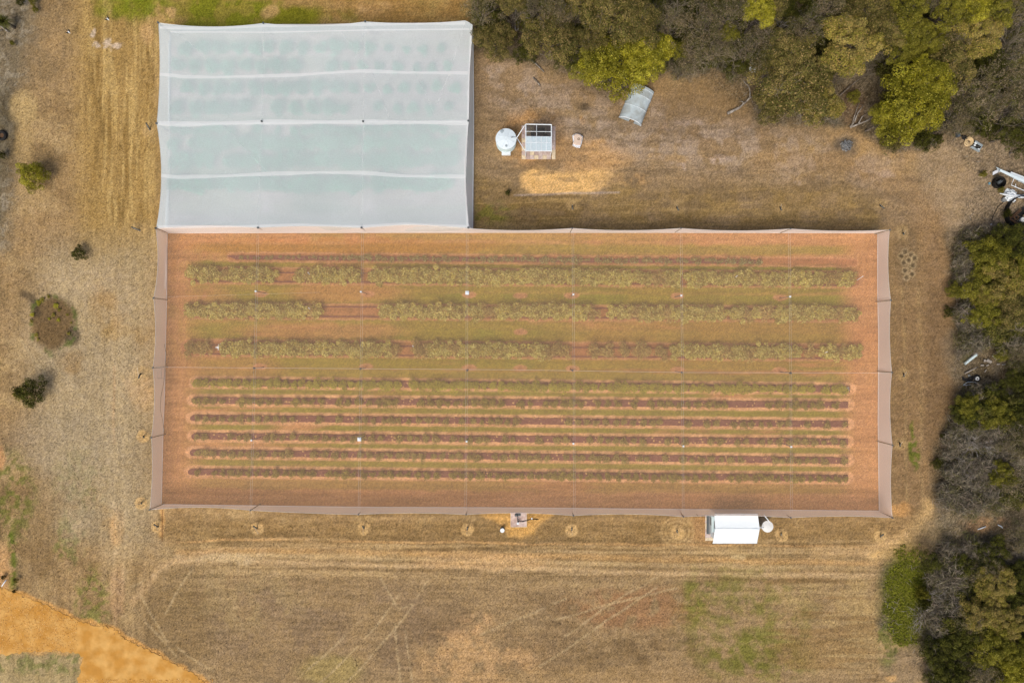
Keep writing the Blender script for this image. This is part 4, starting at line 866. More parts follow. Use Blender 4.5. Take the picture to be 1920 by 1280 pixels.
# spiky grass tree top left, leaning trunk
rg = random.Random(5); b = G(27, 52); t = thing('grass_tree', (b.x, b.y, 0), 'dark spiky grass tree with radiating leaves near the top left corner', 'plant')
mb = MB(); mb.tube([(0, 0, -.2), (-.1, .05, .8), (-.25, .1, 1.5)], [.22, .2, .16], 9); mb.build('trunk', m_bark, t, True)
mb = MB()
for k in range(420):
    a = rg.uniform(0, 6.28); el = rg.uniform(-.1, 1.3); ln = rg.uniform(.8, 1.35); d = Vector((math.cos(a)*math.cos(el), math.sin(a)*math.cos(el), math.sin(el))); p0 = Vector((-.25, .1, 1.45)); p2 = p0+d*ln-Vector((0, 0, .35*ln*ln*math.cos(el)))
    w = d.cross(Vector((0, 0, 1))).normalized()*.018; p1 = p0+d*ln*.55; mb.add([p0-w, p0+w, p1+w, p1-w, p2], [(0, 1, 2, 3), (3, 2, 4)])
mb.build('leaves', mat('spiky_leaf', L(84, 84, 26), .7, .3, 3), t)

# leaf litter, fallen twigs and low scrub: one mass each
rng = np.random.RandomState(8)
def in_forest(px, py):
    i = np.clip(((px+130)/2).astype(int)+10, 0, nx-1); j = np.clip(((py+130)/2).astype(int)+10, 0, ny-1); return forest[j, i]
n = 90000; px = rng.uniform(880, 1990, n); py = rng.uniform(-40, 1330, n); k = (in_forest(px, py) > .5) & (rng.rand(n) < .95); px = px[k]; py = py[k]; n = len(px)
cen = np.stack([(px-960)*S, (640-py)*S, rng.uniform(.0, .08, n)], 1)
pal = np.array(P_((138,122,98),(106,90,70),(126,108,84),(78,66,48),(154,138,112),(118,100,74))); tn = pal[rng.randint(0, 6, n)]*(.8+.4*rng.rand(n, 1))
v, f, c = leaf_cards(cen, np.tile([0, 0, 1.], (n, 1)), .10, .35, rng, tn, .35)
tag(link('leaf_litter', np_mesh('leaf_litter', v, f, c, [m_leaf])), kind='stuff')
n = 6000; px = rng.uniform(885, 1985, n); py = rng.uniform(-40, 1330, n); k = in_forest(px, py) > .5; px = px[k]; py = py[k]; n = len(px)
cen = np.stack([(px-960)*S, (640-py)*S, rng.uniform(.05, .25, n)], 1); pal = np.array(P_((156,146,134),(128,112,96),(96,82,66))); tn = pal[rng.randint(0, 3, n)]
v, f, c = leaf_cards(cen, np.tile([0, 0, 1.], (n, 1)), .42, .05, rng, tn, .25)
tag(link('fallen_twigs', np_mesh('fallen_twigs', v, f, c, [m_leaf])), kind='stuff')
# low scrub under the trees
n = 2200; px = rng.uniform(885, 1985, n); py = rng.uniform(-40, 1330, n)
dens = vn(50, seed=71, octv=2); di = np.clip(((py+130)/2).astype(int)+10, 0, ny-1); dj = np.clip(((px+130)/2).astype(int)+10, 0, nx-1)
k = (in_forest(px, py) > .9) & (dens[di, dj] > .5) & ~((px < 1500) & (px > 1260) & (py > 130)) & ~((px < 1130) & (py > 90)) & ~((px > 1770) & (py > 240) & (py < 440)) & ~((px < 1800) & (py > 300) & (py < 720)) & ~((px < 1740) & (py > 1000)) & ~((py > 940) & (py < 1020)) & ~((px > 1795) & (px < 1890) & (py > 655) & (py < 730)) & ~((px > 1560) & (px < 1640) & (py > 130))
scr = [crown_mesh('scrub', 500+i, .5, .7, 14, .28, 22, .11, BROWN+OLIVE+DARK, inner=.1, jitter=.9)[0] for i in range(4)]
TW = P_((142,128,110),(120,108,90),(100,92,76),(154,140,122),(108,102,60))
tws = [crown_mesh('dry_scrub', 520+i, .8, 1.0, 12, .5, 26, .34, TW, inner=.1, jitter=1.2, asp=.045)[0] for i in range(4)]
n3 = 5200; qx = np.where(rng.rand(5200) < .5, rng.uniform(900, 1985, n3), rng.uniform(1740, 1985, n3)); qy = rng.uniform(-30, 1330, n3); ei = np.clip(((qy+130)/2).astype(int)+10, 0, ny-1); ej = np.clip(((qx+130)/2).astype(int)+10, 0, nx-1)
kk = (in_forest(qx, qy) > .8) & (dens[ei, ej] > .3) & ~((qy < 110) & (rng.rand(n3) < .7)) & ~((qx < 1130) & (qy > 95)) & ~((qx > 1180) & (qx < 1420) & (qy > 150)) & ~((qx > 1745) & (qy > 245) & (qy < 440)) & ~((qx < 1790) & (qy > 300) & (qy < 800)) & ~((qx < 1740) & (qy > 900)) & ~((qy > 950) & (qy < 1015)) & ~((qx > 1560) & (qx < 1640) & (qy > 130)) & ~((qx > 1795) & (qx < 1890) & (qy > 655) & (qy < 730))
merge_stuff('dry_scrub', [(tws[i % 4], qx[i], qy[i], rng.uniform(.7, 1.6), rng.uniform(0, 6)) for i in range(n3) if kk[i]])
o = merge_stuff('forest_scrub', [(scr[i % 4], px[i], py[i], rng.uniform(.7, 1.8), rng.uniform(0, 6)) for i in range(n) if k[i]])
und = [crown_mesh('dark_gap_foliage', 540+i, 1.1, 2.0, 26, .45, 70, .1, DARK+OLIVE[:2], inner=.1)[0] for i in range(4)]  # dark foliage added to turn the gaps between crowns black
n3 = 3600; qx = rng.uniform(890, 1990, n3); qy = rng.uniform(-40, 1340, n3); ei = np.clip(((qy+130)/2).astype(int)+10, 0, ny-1); ej = np.clip(((qx+130)/2).astype(int)+10, 0, nx-1)
core = ((qy < 80) & (qx > 900)) | ((qy < 120) & (qx > 1180) & (qx < 1560)) | ((qx > 1440) & (qx < 1550) & (qy < 170)) | ((qx > 1650) & (qy < 225)) | ((qx > 1820) & (qy > 460) & (qy < 640)) | ((qx > 1800) & (qy > 740) & (qy < 800)) | ((qx > 1760) & (qy > 1060)) | ((qx > 1870) & (qy > 700) & (qy < 930))
kk = core & (N2[ei, ej] > .36) & ~((qx > 1560) & (qx < 1640) & (qy > 120)) & ~((qx > 1430) & (qx < 1480) & (qy > 120)) & ~((qx > 955) & (qx < 978) & (qy < 75))
merge_stuff('dark_gap_foliage', [(und[i % 4], qx[i], qy[i], rng.uniform(.6, 1.25), rng.uniform(0, 6)) for i in range(n3) if kk[i]][:1300])
n = 16000; qx = rng.uniform(-30, 400, n); qy = rng.uniform(1095, 1300, n); up_ = np.interp(qx, [p[0] for p in road_pts[1:17]], [p[1] for p in road_pts[1:17]])
kk = (qy > up_+2) & ~((qx < 152) & (qy > 1222)); qx = qx[kk]; qy = qy[kk]; n = len(qx); pal = np.array(P_((206,150,74),(188,130,60),(226,180,116),(214,160,88),(176,124,66))); tn = pal[rng.randint(0, 5, n)]
v, f, c = leaf_cards(np.stack([(qx-960)*S, (640-qy)*S, rng.uniform(.012, .03, n)], 1), np.tile([0, 0, 1.], (n, 1)), .075, .7, rng, tn, .3)
tag(link('road_gravel', np_mesh('road_gravel', v, f, c, [m_leaf])), kind='stuff')
# green ground cover patch
n = 30000; px = rng.uniform(1640, 1755, n); py = rng.uniform(1020, 1220, n); di = np.clip(((py+130)/2).astype(int)+10, 0, ny-1); dj = np.clip(((px+130)/2).astype(int)+10, 0, nx-1); k = (((px-1700)/40)**2+((py-1120)/80)**2 < 2.0*N2[di, dj]*rng.uniform(.1, 1.3, n)); px = px[k]; py = py[k]; n = len(px)
cen = np.stack([(px-960)*S, (640-py)*S, rng.uniform(.0, .1, n)], 1); pal = np.array(P_((118,120,28),(104,106,26),(130,126,46),(98,98,30))); tn = pal[rng.randint(0, 4, n)]*(.8+.4*rng.rand(n, 1))
v, f, c = leaf_cards(cen, np.tile([0, 0, 1.], (n, 1)), .13, .4, rng, tn, .5)
tag(link('ground_cover', np_mesh('ground_cover', v, f, c, [m_leaf])), kind='stuff')
# dry grass tufts over the open pasture
n = 150000; px = rng.uniform(-30, 1760, n); py = rng.uniform(-30, 1310, n)
out = ~((px > 280) & (px < 1690) & (py > 420) & (py < 975)) & ~((px > 290) & (px < 895) & (py > 35) & (py < 440)) & (in_forest(px, py) < .5) & ~((py > 1100) & (px < 400) & (py > 1090+px*.47))
out &= ~((px > 970) & (px < 1180) & (py > 314) & (py < 366)) & ~((px > 925) & (px < 1045) & (py > 228) & (py < 302)) & ~((px > 1318) & (px < 1450) & (py > 960) & (py < 1020)) & ~((px > 950) & (px < 992) & (py < 990) & (py > 950))
px = px[out]; py = py[out]; n = len(px)
gi = np.clip(((py+130)/2).astype(int)+10, 0, ny-1); gj = np.clip(((px+130)/2).astype(int)+10, 0, nx-1)
tn = col[gi, gj]*(.7+.68*rng.rand(n, 1)); cen = np.stack([(px-960)*S, (640-py)*S, rng.uniform(.0, .05, n)], 1)
v, f, c = leaf_cards(cen, np.tile([0, 0, .8], (n, 1)), .085, .35, rng, np.clip(tn, .01, .8), 1.0)
tag(link('dry_grass', np_mesh('dry_grass', v, f, c, [m_leaf])), kind='stuff')

# ------------------------------------------------------------------ tank and open-sided pump shelter beside the white net
b = G(949, 269); t = thing('water_tank', (b.x, b.y, 0), 'pale green round water tank with white lid beside the white net', 'water tank')
mb = MB(); mb.cyl((0, 0, -.05), 1.28, 2.0, 48, cap=False)
for z in (.35, .7, 1.05, 1.4, 1.75): mb.torus((0, 0, z), 1.28, .03, 48, 6)
mb.build('tank_wall', m_tankg, t, True)
mb = MB(); mb.cyl((0, 0, 1.95), 1.34, .06, 48); mb.cyl((0, 0, 2.01), 1.32, .2, 48, .25)
for k in range(8):
    a = k*math.pi/4+.35
    mb.tube([(math.cos(a)*.25, math.sin(a)*.25, 2.2), (math.cos(a)*1.2, math.sin(a)*1.2, 2.05)], .035, 5)
lid = mb.build('lid', m_tankl, t)
mb = MB(); mb.cyl((.05, -.9, 2.05), .16, .09, 16); mb.cyl((-.5, .95, 2.04), .24, .07, 18); mb.build('inlet_cover', m_galv, lid)
mb = MB(); mb.cyl((.75, .15, 2.1), .07, .12, 10); mb.tube([(.75, .15, 2.2), (1.28, .12, 2.28)], .03, 6); mb.build('inlet', m_steel, lid)
b = G(949, 289); t = thing('cover_box', (b.x, b.y, 0), 'small white ridged cover at the foot of the pale green tank', 'box')
mb = MB(); mb.box((0, 0, .2), (1.1, .42, .4)); mb.box((0, .12, .42), (1.16, .2, .04)); mb.box((0, -.12, .42), (1.16, .2, .04)); mb.build('cover', m_white, t)

b = G(1009, 265); t = thing('paved_pad', (b.x, b.y, 0), 'rectangular pad of pinkish pavers under the open roofed frame', 'paving')
def pad(parent, x0, y0, x1, y1, mm, ox, oy, nx_, ny_, z=.05, seed=1, name='pavers'):
    r = random.Random(seed); mb = MB(); w = (x1-x0)/nx_; h = (y1-y0)/ny_
    for i in range(nx_):
        for j in range(ny_):
            a = G(x0+w*(i+.5), y0+h*(j+.5)); mb.box((a.x-ox, a.y-oy, z/2+r.uniform(-.004, .006)), (w*S*.97, h*S*.97, z), mi=r.randint(0, len(mm)-1))
    return mb.build(name, mm, parent)
pav = [m_brick, m_conc, mat('dusty_paver', L(222, 200, 168), .95, .2, 5), mat('worn_paver', L(190, 164, 154), .95, .2, 5)]
pad(t, 978, 236, 1033, 299, pav, b.x, b.y, 7, 8, .06, 4); pad(t, 1034.5, 237, 1041.5, 299, pav[:3], b.x, b.y, 1, 7, .06, 9)
b = G(1010, 263); t = thing('pump_shelter', (b.x, b.y, 0), 'open frame shelter, half dark mesh and half clear ribbed roof, on pinkish pavers', 'shelter')
def rel(px, py, z): return W(px, py, z)-Vector((b.x, b.y, 0))
zr = 2.5; TLc, TRc, BRc, BLc = rel(986, 233, zr), rel(1034, 234, zr+.05), rel(1034, 283, zr), rel(986, 283, zr)
mb = MB()
for q in (TLc, TRc, BRc, BLc): mb.tube([(q.x, q.y, 0), (q.x, q.y, zr-.06)], .05, 8)
mb.build('posts', m_white, t)
mb = MB()
for a, c2 in ((TLc, BLc), (TRc, BRc), (TLc, TRc), (BLc, BRc)): mb.tube([a, c2], .07, 6)
mb.tube([TLc.lerp(BLc, .27), TRc.lerp(BRc, .27)], .035, 6); mb.tube([TLc.lerp(BLc, .46), TRc.lerp(BRc, .46)], .04, 6); mb.tube([TLc.lerp(TRc, .42), TLc.lerp(TRc, .42).lerp(BLc.lerp(BRc, .42), .46)], .035, 6)
mb.build('frame', m_white, t)
def quad(A, B, C_, D, u0, v0, u1, v1, n_=1, dz=0):
    P = lambda u, v: (A.lerp(B, u)).lerp(D.lerp(C_, u), v)+Vector((0, 0, dz)); return [P(u0, v0), P(u1, v0), P(u1, v1), P(u0, v1)]
m_gn = net_mat('dark_mesh', L(74, 70, 66), .8, 20, .1)
mb = MB(); mb.add(quad(TLc, TRc, BRc, BLc, .02, .02, .98, .45, dz=-.08), [(0, 1, 2, 3)])
mb.build('shade_mesh', m_gn, t)
mb = MB(); nrib = 42
for i in range(nrib):
    u0 = .02+.96*i/nrib; u1 = .02+.96*(i+1)/nrib; um = (u0+u1)/2
    q0 = quad(TLc, TRc, BRc, BLc, u0, .46, um, .985, dz=.02); q1 = quad(TLc, TRc, BRc, BLc, um, .46, u1, .985, dz=.02)
    for k in (1, 2): q0[k].z += .035
    for k in (0, 3): q1[k].z += .035
    mb.add(q0, [(0, 1, 2, 3)]); mb.add(q1, [(0, 1, 2, 3)])
rs_ = mb.build('ribbed_sheet', m_poly, t)
mb = MB()
for u in (.2, .4, .6, .8): q = quad(TLc, TRc, BRc, BLc, u-.012, .46, u+.012, .985, dz=.07); mb.add(q, [(0, 1, 2, 3)])
q = quad(TLc, TRc, BRc, BLc, .02, .68, .98, .705, dz=.075); mb.add(q, [(0, 1, 2, 3)]); mb.build('roof_batten', m_white, rs_)
m_in = MB(); m_in.box((.2, 1.0, .45), (1.1, .7, .9)); m_in.box((-.8, .6, .3), (.5, .5, .6)); m_in.cyl((.9, .3, 0), .3, .8, 16)
m_in.build('pump_box', m_steel, t)
t = thing('downpipe', (b.x, b.y, 0), 'white forked gutter pipe from the shelter corners to the pale green tank', 'pipe')
mb = MB(); J = rel(969, 258.5, 2.3); mb.tube([rel(985, 234, 2.45), rel(982, 238, 2.4), J], .055, 8); mb.tube([rel(985, 283, 2.45), rel(982, 279, 2.4), J], .055, 8); mb.tube([J+Vector((.06, 0, .02)), J+Vector((-.2, 0, 0))], .06, 8)
mb.build('pipe', m_pvc, t, True)
# sack of sand
import bmesh
b = G(1082.5, 266); t = thing('bulk_bag', (b.x, b.y, 0), 'square white bulk bag with a tan sack top, right of the open shelter', 'bag')
def blob(name, pts, h, m, parent, taper=.9, seed=1, zb=0):
    r = random.Random(seed); n = len(pts); mb = MB(); c = Vector((sum(p[0] for p in pts)/n, sum(p[1] for p in pts)/n, 0)); V = []
    for z, k in ((0, .97), (h*.45, 1.04), (h*.9, 1.0), (h, taper)):
        for p in pts: V.append(Vector((c.x+(p[0]-c.x)*k+r.uniform(-.02, .02), c.y+(p[1]-c.y)*k+r.uniform(-.02, .02), z+zb+r.uniform(-.015, .015))))
    V.append(Vector((c.x, c.y, h*1.04+zb))); F = [(l*n+i, l*n+(i+1) % n, (l+1)*n+(i+1) % n, (l+1)*n+i) for l in range(3) for i in range(n)]+[(3*n+i, 3*n+(i+1) % n, 4*n) for i in range(n)]
    mb.add(V, F); return mb.build(name, m, parent, False)
def pxs(l, cx, cy): return [((x-cx)*S, (cy-y)*S) for x, y in l]
blob('bag', pxs([(1073,256),(1079,252.5),(1087,254),(1092.5,258),(1091,266),(1089.5,272),(1087,278),(1080,277.5),(1073.5,274),(1074.5,267)], 1082.5, 266), .5, m_bag, t, .97)
blob('sack_top', pxs([(1075,257),(1080,254),(1087,256),(1091,260),(1089,268),(1087,274.5),(1080,274),(1074,272),(1076,265)], 1082.5, 266), .16, m_pink, t, .9, 3, .5)
mb = MB(); mb.torus((.1, .15, .69), .12, .03, 16, 6); mb.build('tie', m_wood, t)

# ------------------------------------------------------------------ curved iron shelter under the lime-green tree
b = G(1193, 198); rot = math.atan2(55, 22)          # axis runs up and to the right
t = thing('curved_shelter', (b.x, b.y, 0), 'curved corrugated grey iron shelter poking out from under the lime-green tree', 'shelter', None, rot-math.pi/2)
wd_, ln_, hh_ = 3.1, 4.6, 1.1
mb = MB(); nu_, nv_ = 20, 60; V = []
for j in range(nv_+1):
    y = -ln_/2+ln_*j/nv_; ripple = .02*(1 if j % 2 else -1)
    for i in range(nu_+1):
        a = math.pi*(i/nu_); x = -wd_/2*math.cos(a); z = hh_*math.sin(a)**.8+.02; V.append((x+.25*math.sin(a)*.0, y, z+ripple*math.sin(a)+.0))
mb.add(V, [(j*(nu_+1)+i, j*(nu_+1)+i+1, (j+1)*(nu_+1)+i+1, (j+1)*(nu_+1)+i) for j in range(nv_) for i in range(nu_)]); sh = mb.build('curved_roof', mat('pale_iron', L(196,206,210), .5, .12, 2.2, col2=L(168,172,170)), t, True)
mb = MB()
for y in (-ln_*.12, ln_*.22, ln_*.42):
    mb.tube([(-wd_/2*math.cos(math.pi*i/14)*1.01, y, hh_*math.sin(math.pi*i/14)**.8*1.0+.06) for i in range(1, 14)], .03, 5)
mb.tube([(-wd_/2*math.cos(math.pi*i/14)*1.0, -ln_/2, hh_*math.sin(math.pi*i/14)**.8+.03) for i in range(15)], .05, 6); mb.build('roof_strap', m_white, sh, True)
mb = MB()
for s_, x0, x1 in ((0, -wd_/2+.04, -.15), (1, .5, wd_/2-.04)):
    seg = 8; V = []
    for k in range(seg+1):
        x = x0+(x1-x0)*k/seg; a = math.acos(max(-1, min(1, -x/(wd_/2)))); V += [(x, -ln_/2-.02-.35*(0 if s_ else 0), 0), (x, -ln_/2-.02, hh_*math.sin(a)**.8)]
    mb.add(V, [(2*k, 2*k+2, 2*k+3, 2*k+1) for k in range(seg)])
mb.build('front_panel', m_galv, t)

# ------------------------------------------------------------------ white gable shed, paving and beige tank at the lower net wall
b = G(1378, 988); t = thing('white_shed', (b.x, b.y, 0), 'white gable-roofed metal shed against the lower net wall', 'shed')
def rel2(px, py, z): return W(px, py, z)-Vector((b.x, b.y, 0))
ze, zd = 2.5, 2.7
A1, A2, B1_, B2_, D1, D2 = rel2(1339.5,964.5,ze), rel2(1421,965,ze), rel2(1336.5,1017,ze), rel2(1419.5,1017,ze), rel2(1341,990,zd), rel2(1424.5,991,zd)
ov = .18
w0 = A1.x+.22; w1 = A2.x-.22; y0 = B1_.y+ov; y1 = A1.y-ov; ym = D1.y
mb = MB(); mb.add([(w0,y0,0),(w1,y0,0),(w1,y1,0),(w0,y1,0),(w0,y0,ze-.03),(w1,y0,ze-.03),(w1,y1,ze-.03),(w0,y1,ze-.03),(w0,ym,zd-.12),(w1,ym,zd-.12)], [(0,1,5,4),(2,3,7,6),(1,2,6,9,5),(3,0,4,8,7)])
mb.build('wall', mat('shed_wall', L(214,222,226), .5, .03, 3), t)
mb = MB(); nr_ = 44
for (E1, E2, Q1, Q2) in ((A1, A2, D1, D2), (B1_, B2_, D1, D2)):
    for i in range(nr_):
        u0, u1 = i/nr_, (i+1)/nr_; um = (u0*2+u1)/3; up = Vector((0, 0, .03))
        a0, a1, am = E1.lerp(E2, u0), E1.lerp(E2, u1), E1.lerp(E2, um); q0, q1, qm = Q1.lerp(Q2, u0), Q1.lerp(Q2, u1), Q1.lerp(Q2, um)
        mb.add([a0, am+up, qm+up, q0], [(0, 1, 2, 3)]); mb.add([am+up, a1, q1, qm+up], [(0, 1, 2, 3)])
rf = mb.build('roof', mat('bright_roof_sheet', L(248,250,252), .4, .015, 2), t)
mb = MB(); mb.tube([D1+Vector((0, 0, .03)), D2+Vector((0, 0, .03))], .04, 6); mb.build('ridge_cap', m_white, rf)
mb = MB(); mb.box(((A1.x+A2.x)/2, A1.y+.06, ze-.02), (A2.x-A1.x, .18, .12)); mb.box(((B1_.x+B2_.x)/2, B1_.y-.04, ze-.04), (B2_.x-B1_.x, .12, .1)); mb.build('gutter', m_white, t)
mb = MB(); mb.box((w0-.18, ym+.25, 1.75), (.36, 2.0, .06)); mb.box((w0-.34, ym+.25, 1.7), (.05, 2.05, .12)); mb.build('awning', m_tankg, t)
mb = MB(); mb.box((w0-.03, ym+.25, 1.0), (.05, .95, 2.0)); dr = mb.build('door', m_grey, t); mb = MB(); mb.tube([(w0-.1, ym-.1, 1.0), (w0-.1, ym-.1, 1.2)], .02, 6); mb.build('handle', m_steel, dr)
b3 = G(1332, 990); t = thing('paved_pad', (b3.x, b3.y, 0), 'grey and pinkish paved apron at the left end of the white shed', 'paving')
pad(t, 1322, 964, 1339, 1013, [m_brick, pav[2], m_conc], b3.x, b3.y, 3, 9, .05, 12)
pad(t, 1324, 964, 1342, 1001, [m_grey], b3.x, b3.y, 1, 1, .075, 12, 'grey_sheet'); pad(t, 1325, 966, 1328.5, 1000, [m_steel], b3.x, b3.y, 1, 14, .085, 13, 'drain_grate')  # plain grey sheet over part of the pavers
b = G(1428.5, 979); t = thing('water_tank', (b.x, b.y, 0), 'beige round rainwater tank with pale lid at the right end of the white shed', 'water tank')
mb = MB(); mb.cyl((0, 0, -.05), .7, 2.0, 40, cap=False)
for z in (.5, 1.0, 1.5): mb.torus((0, 0, z), .7, .025, 40, 6)
mb.build('tank_wall', m_tankb2, t, True); mb = MB(); mb.cyl((0, 0, 1.95), .74, .05, 40); mb.cyl((0, 0, 2.0), .73, .12, 40, .2); mb.build('lid', m_tankb, t)
t2 = thing('downpipe', (b.x, b.y, 0), 'white angled pipes feeding the beige tank from shed and net', 'pipe')
r3 = lambda px, py, z: W(px, py, z)-Vector((b.x, b.y, 0))
mb = MB(); mb.tube([r3(1423, 988.5, 2.5), r3(1432, 988.5, 2.3)], .06, 8); mb.tube([r3(1433, 963, 2.6), r3(1434, 967, 2.5), r3(1442.5, 977, 2.35), r3(1442, 979, 2.1)], .055, 8); mb.build('pipe', m_pvc, t2, True)

# concrete slab with the small pump
b = G(972.5, 973); t = thing('concrete_slab', (b.x, b.y, 0), 'pinkish concrete slab against the lower net wall with a small pump on it', 'slab')
mb = MB(); mb.box((0, 0, .06), (2.05, 1.9, .12)); mb.build('slab', m_conc, t)
mb = MB(); hw_, hl = 1.025, .95
for c_c, d_ in (((-hw_-.03, 0, .08), (.05, 1.98, .16)), ((hw_+.03, 0, .08), (.05, 1.98, .16)), ((0, -hl-.03, .075), (2.0, .05, .15))): mb.box(c_c, d_)
mb.build('slab_edging', pav[2], t)
b = G(971, 977); t = thing('pump', (b.x, b.y, .12), 'dark small pump with a white dome cap and pipes on the concrete slab', 'pump')
mb = MB(); mb.cyl((0, 0, 0), .12, .55, 14); mb.tube([(0, 0, .35), (-.05, .45, .3), (-.1, .9, .25)], .05, 6); mb.cyl((-.28, .9, 0), .14, .35, 12); mb.cyl((.15, .95, 0), .15, .35, 12); mb.box((0, .92, .06), (.7, .3, .12)); mb.build('body', m_steel, t)
mb = MB()
for z, r_ in ((.55, .17), (.62, .15), (.68, .1)): mb.cyl((0, -.06, z), r_, .07, 14)
mb.build('cap', m_white, t)
mb = MB(); pts = [(x-b.x*0, y, z) for x, y, z in ((.08, .05, .12), (.5, .02, .1), (.9, .1, .05), (1.4, .22, .0), (1.9, .3, -.04), (2.4, .28, -.07), (2.7, .24, -.1))]
mb.tube(pts, .05, 6); t2 = mb.build('hose', m_black); t2.location = (b.x, b.y, .12); tag(t2, 'black hose curving right from the pump on the concrete slab', 'hose')
mb = MB(); p = G(997, 970.5, .2); mb.cyl(p, .09, .16, 12); tag(mb.build('pipe_fitting', m_pvc), 'white pipe joint on the black hose right of the slab', 'fitting')
b = G(942, 991); t = thing('small_tank', (b.x, b.y, 0), 'small grey drum with round white lid left of the concrete slab', 'drum')
mb = MB(); mb.cyl((0, 0, 0), .27, .72, 20); mb.torus((0, 0, .3), .27, .02, 20, 5); mb.build('drum', m_steel, t); mb = MB(); mb.cyl((0, 0, .72), .28, .06, 20); mb.build('lid', m_white, t)

# ------------------------------------------------------------------ fallen logs, ash, odd things at the bush edge
def log(name, segs, label, m=None, cat='log', rad=None):
    x, y = segs[0][0][0][:2]; b = G(x, y); mb = MB()
    for pts, rr_ in segs: mb.tube([G(p[0], p[1], p[2])-Vector((b.x, b.y, 0)) for p in pts], rr_, 8)
    o = mb.build(name, m or m_dead, None, True); o.location = (b.x, b.y, 0); return tag(o, label, cat)
log('fallen_log', [([(1363,214,.25),(1372,210,.28),(1384,204,.3),(1394,195,.4),(1403,187,.55),(1408,184,.6)], [.2,.18,.16,.13,.1,.07]), ([(1394,195,.35),(1388,192,.4),(1384,193,.5)], [.08,.06,.03]), ([(1403,187,.55),(1404,176,.5),(1402,164,.4),(1396,158,.3),(1391,150,.2)], [.07,.06,.05,.04,.02]), ([(1402,164,.4),(1397,167,.3),(1392,160,.2)], [.04,.03,.02])], 'forked grey fallen log in the clearing left of the very large olive tree')
log('fallen_log', [([(993,112,.15),(1004,120,.15),(1020,136,.15)], [.08,.09,.07])], 'thin pale log lying below the broad olive tree, upper of two')
log('fallen_log', [([(999,146,.12),(1006,153,.12),(1013,162,.12)], [.09,.1,.08])], 'pinkish plank-like log in the litter, lower of two')
log('plank', [([(1337,126,.3),(1354,108,.6)], [.1,.09]), ([(1341,126,.3),(1357,110,.5)], [.07,.06])], 'pair of grey poles leaning in the dim clearing', m_dead, 'pole')
log('bent_pipe', [([(967,6,1.2),(967,30,1.0),(966,55,.8),(966,60,.8),(968,63,.8),(971,61,.8),(971.5,55,.8),(970.5,30,1.0),(970,6,1.2)], .09)], 'long grey rail bent in a narrow loop under the top edge trees', m_dead, 'rail')
log('fallen_branch', [([(1593,240,.2),(1600,228,.4),(1604,215,.6),(1612,203,.8)], [.12,.1,.07,.04]), ([(1593,240,.2),(1606,235,.4),(1620,230,.6),(1632,222,.8)], [.12,.11,.08,.05]), ([(1606,235,.4),(1612,222,.6),(1622,215,.9)], [.08,.06,.03]), ([(1595,240,.2),(1598,222,.5),(1606,196,.7)], [.08,.06,.03])], 'grey forked fallen branch at the foot of the cauliflower-shaped tree')
log('fallen_branch', [([(1574,180,.2),(1590,165,.5),(1606,152,.9),(1625,144,1.2)], [.1,.08,.06,.04])], 'dark thin fallen stem in the soil gap below the golden tree', m_bark)
log('fallen_branch', [([(1817,962,.2),(1823,930,.4),(1828,918,.5),(1825,908,.6),(1819,905,.6),(1812,912,.4),(1808,916,.2)], [.03,.06,.07,.08,.07,.05,.02])], 'bleached hooked dead branch in the litter of the right-hand bush')
log('fallen_branch', [([(1790,1222,.3),(1806,1228,.5),(1820,1231,.6),(1832,1232,.7)], [.04,.06,.06,.04])], 'thin pale curved stick lying over the dark trees of the lower bush')
log('fallen_branch', [([(1832,992,.1),(1840,989,.1),(1847,986,.15)], [.05,.07,.06])], 'short white branch in the orange litter, left of a pair', m_pvc)
log('fallen_branch', [([(1870,983,.1),(1876,986,.12),(1879,989,.1)], [.08,.09,.06])], 'short white branch in the orange litter, right of a pair', m_pvc)
b = G(1587, 273); t = thing('ash_heap', (b.x, b.y, 0), 'grey ash heap of burnt sticks left by a campfire', 'campfire')
rg = random.Random(3); mb = MB(); V = [(0, 0, .2)]
for k in range(26):
    a = 2*math.pi*k/26; r_ = .75*rg.uniform(.75, 1.2); V.append((math.cos(a)*r_, math.sin(a)*r_, -.02))
mb.add(V, [(0, k+1, (k+1) % 26+1) for k in range(26)]); mb.build('ash', m_ash, t)
mb = MB()
for k in range(34):
    a = rg.uniform(0, 6.28); p = Vector((rg.uniform(-.5, .5), rg.uniform(-.55, .55), .15)); d = Vector((math.cos(a), math.sin(a), rg.uniform(-.2, .3)))*rg.uniform(.15, .45); mb.tube([p-d, p+d], rg.uniform(.02, .045), 5)
mb.build('burnt_sticks', mat('charred_wood', L(120, 120, 122), .95, .5, 5), t)
def crumple(name, x, y, r_, h_, m, label, cat, seed, n_=3):
    rg = random.Random(seed); b = G(x, y); mb = MB()
    for q in range(n_):
        ox, oy = rg.uniform(-r_, r_)*.5, rg.uniform(-r_, r_)*.5; k = 11; V = [Vector((ox, oy, h_*rg.uniform(.7, 1.1)))]
        for ring, zz in ((.5, .8), (1, .15)):
            for i in range(k):
                a = 2*math.pi*i/k; rad = r_*ring*rg.uniform(.5, 1.05); V.append(Vector((ox+math.cos(a)*rad, oy+math.sin(a)*rad, h_*zz*rg.uniform(.3, 1.2)+.03)))
        mb.add(V, [(0, i+1, (i+1) % k+1) for i in range(k)]+[(i+1, k+i+1, k+(i+1) % k+1, (i+1) % k+1) for i in range(k)])
    o = mb.build(name, m); o.location = (b.x, b.y, 0); return tag(o, label, cat)
crumple('plastic_sheet', 1413, 127, .55, .45, m_bag, 'crumpled white plastic sheet under the trees left of the dark shelter', 'sheet', 5)
b = G(1455, 151); t = thing('low_shelter', (b.x, b.y, 0), 'low grey-roofed lean-to half hidden under the olive trees', 'shelter', None, -.18)
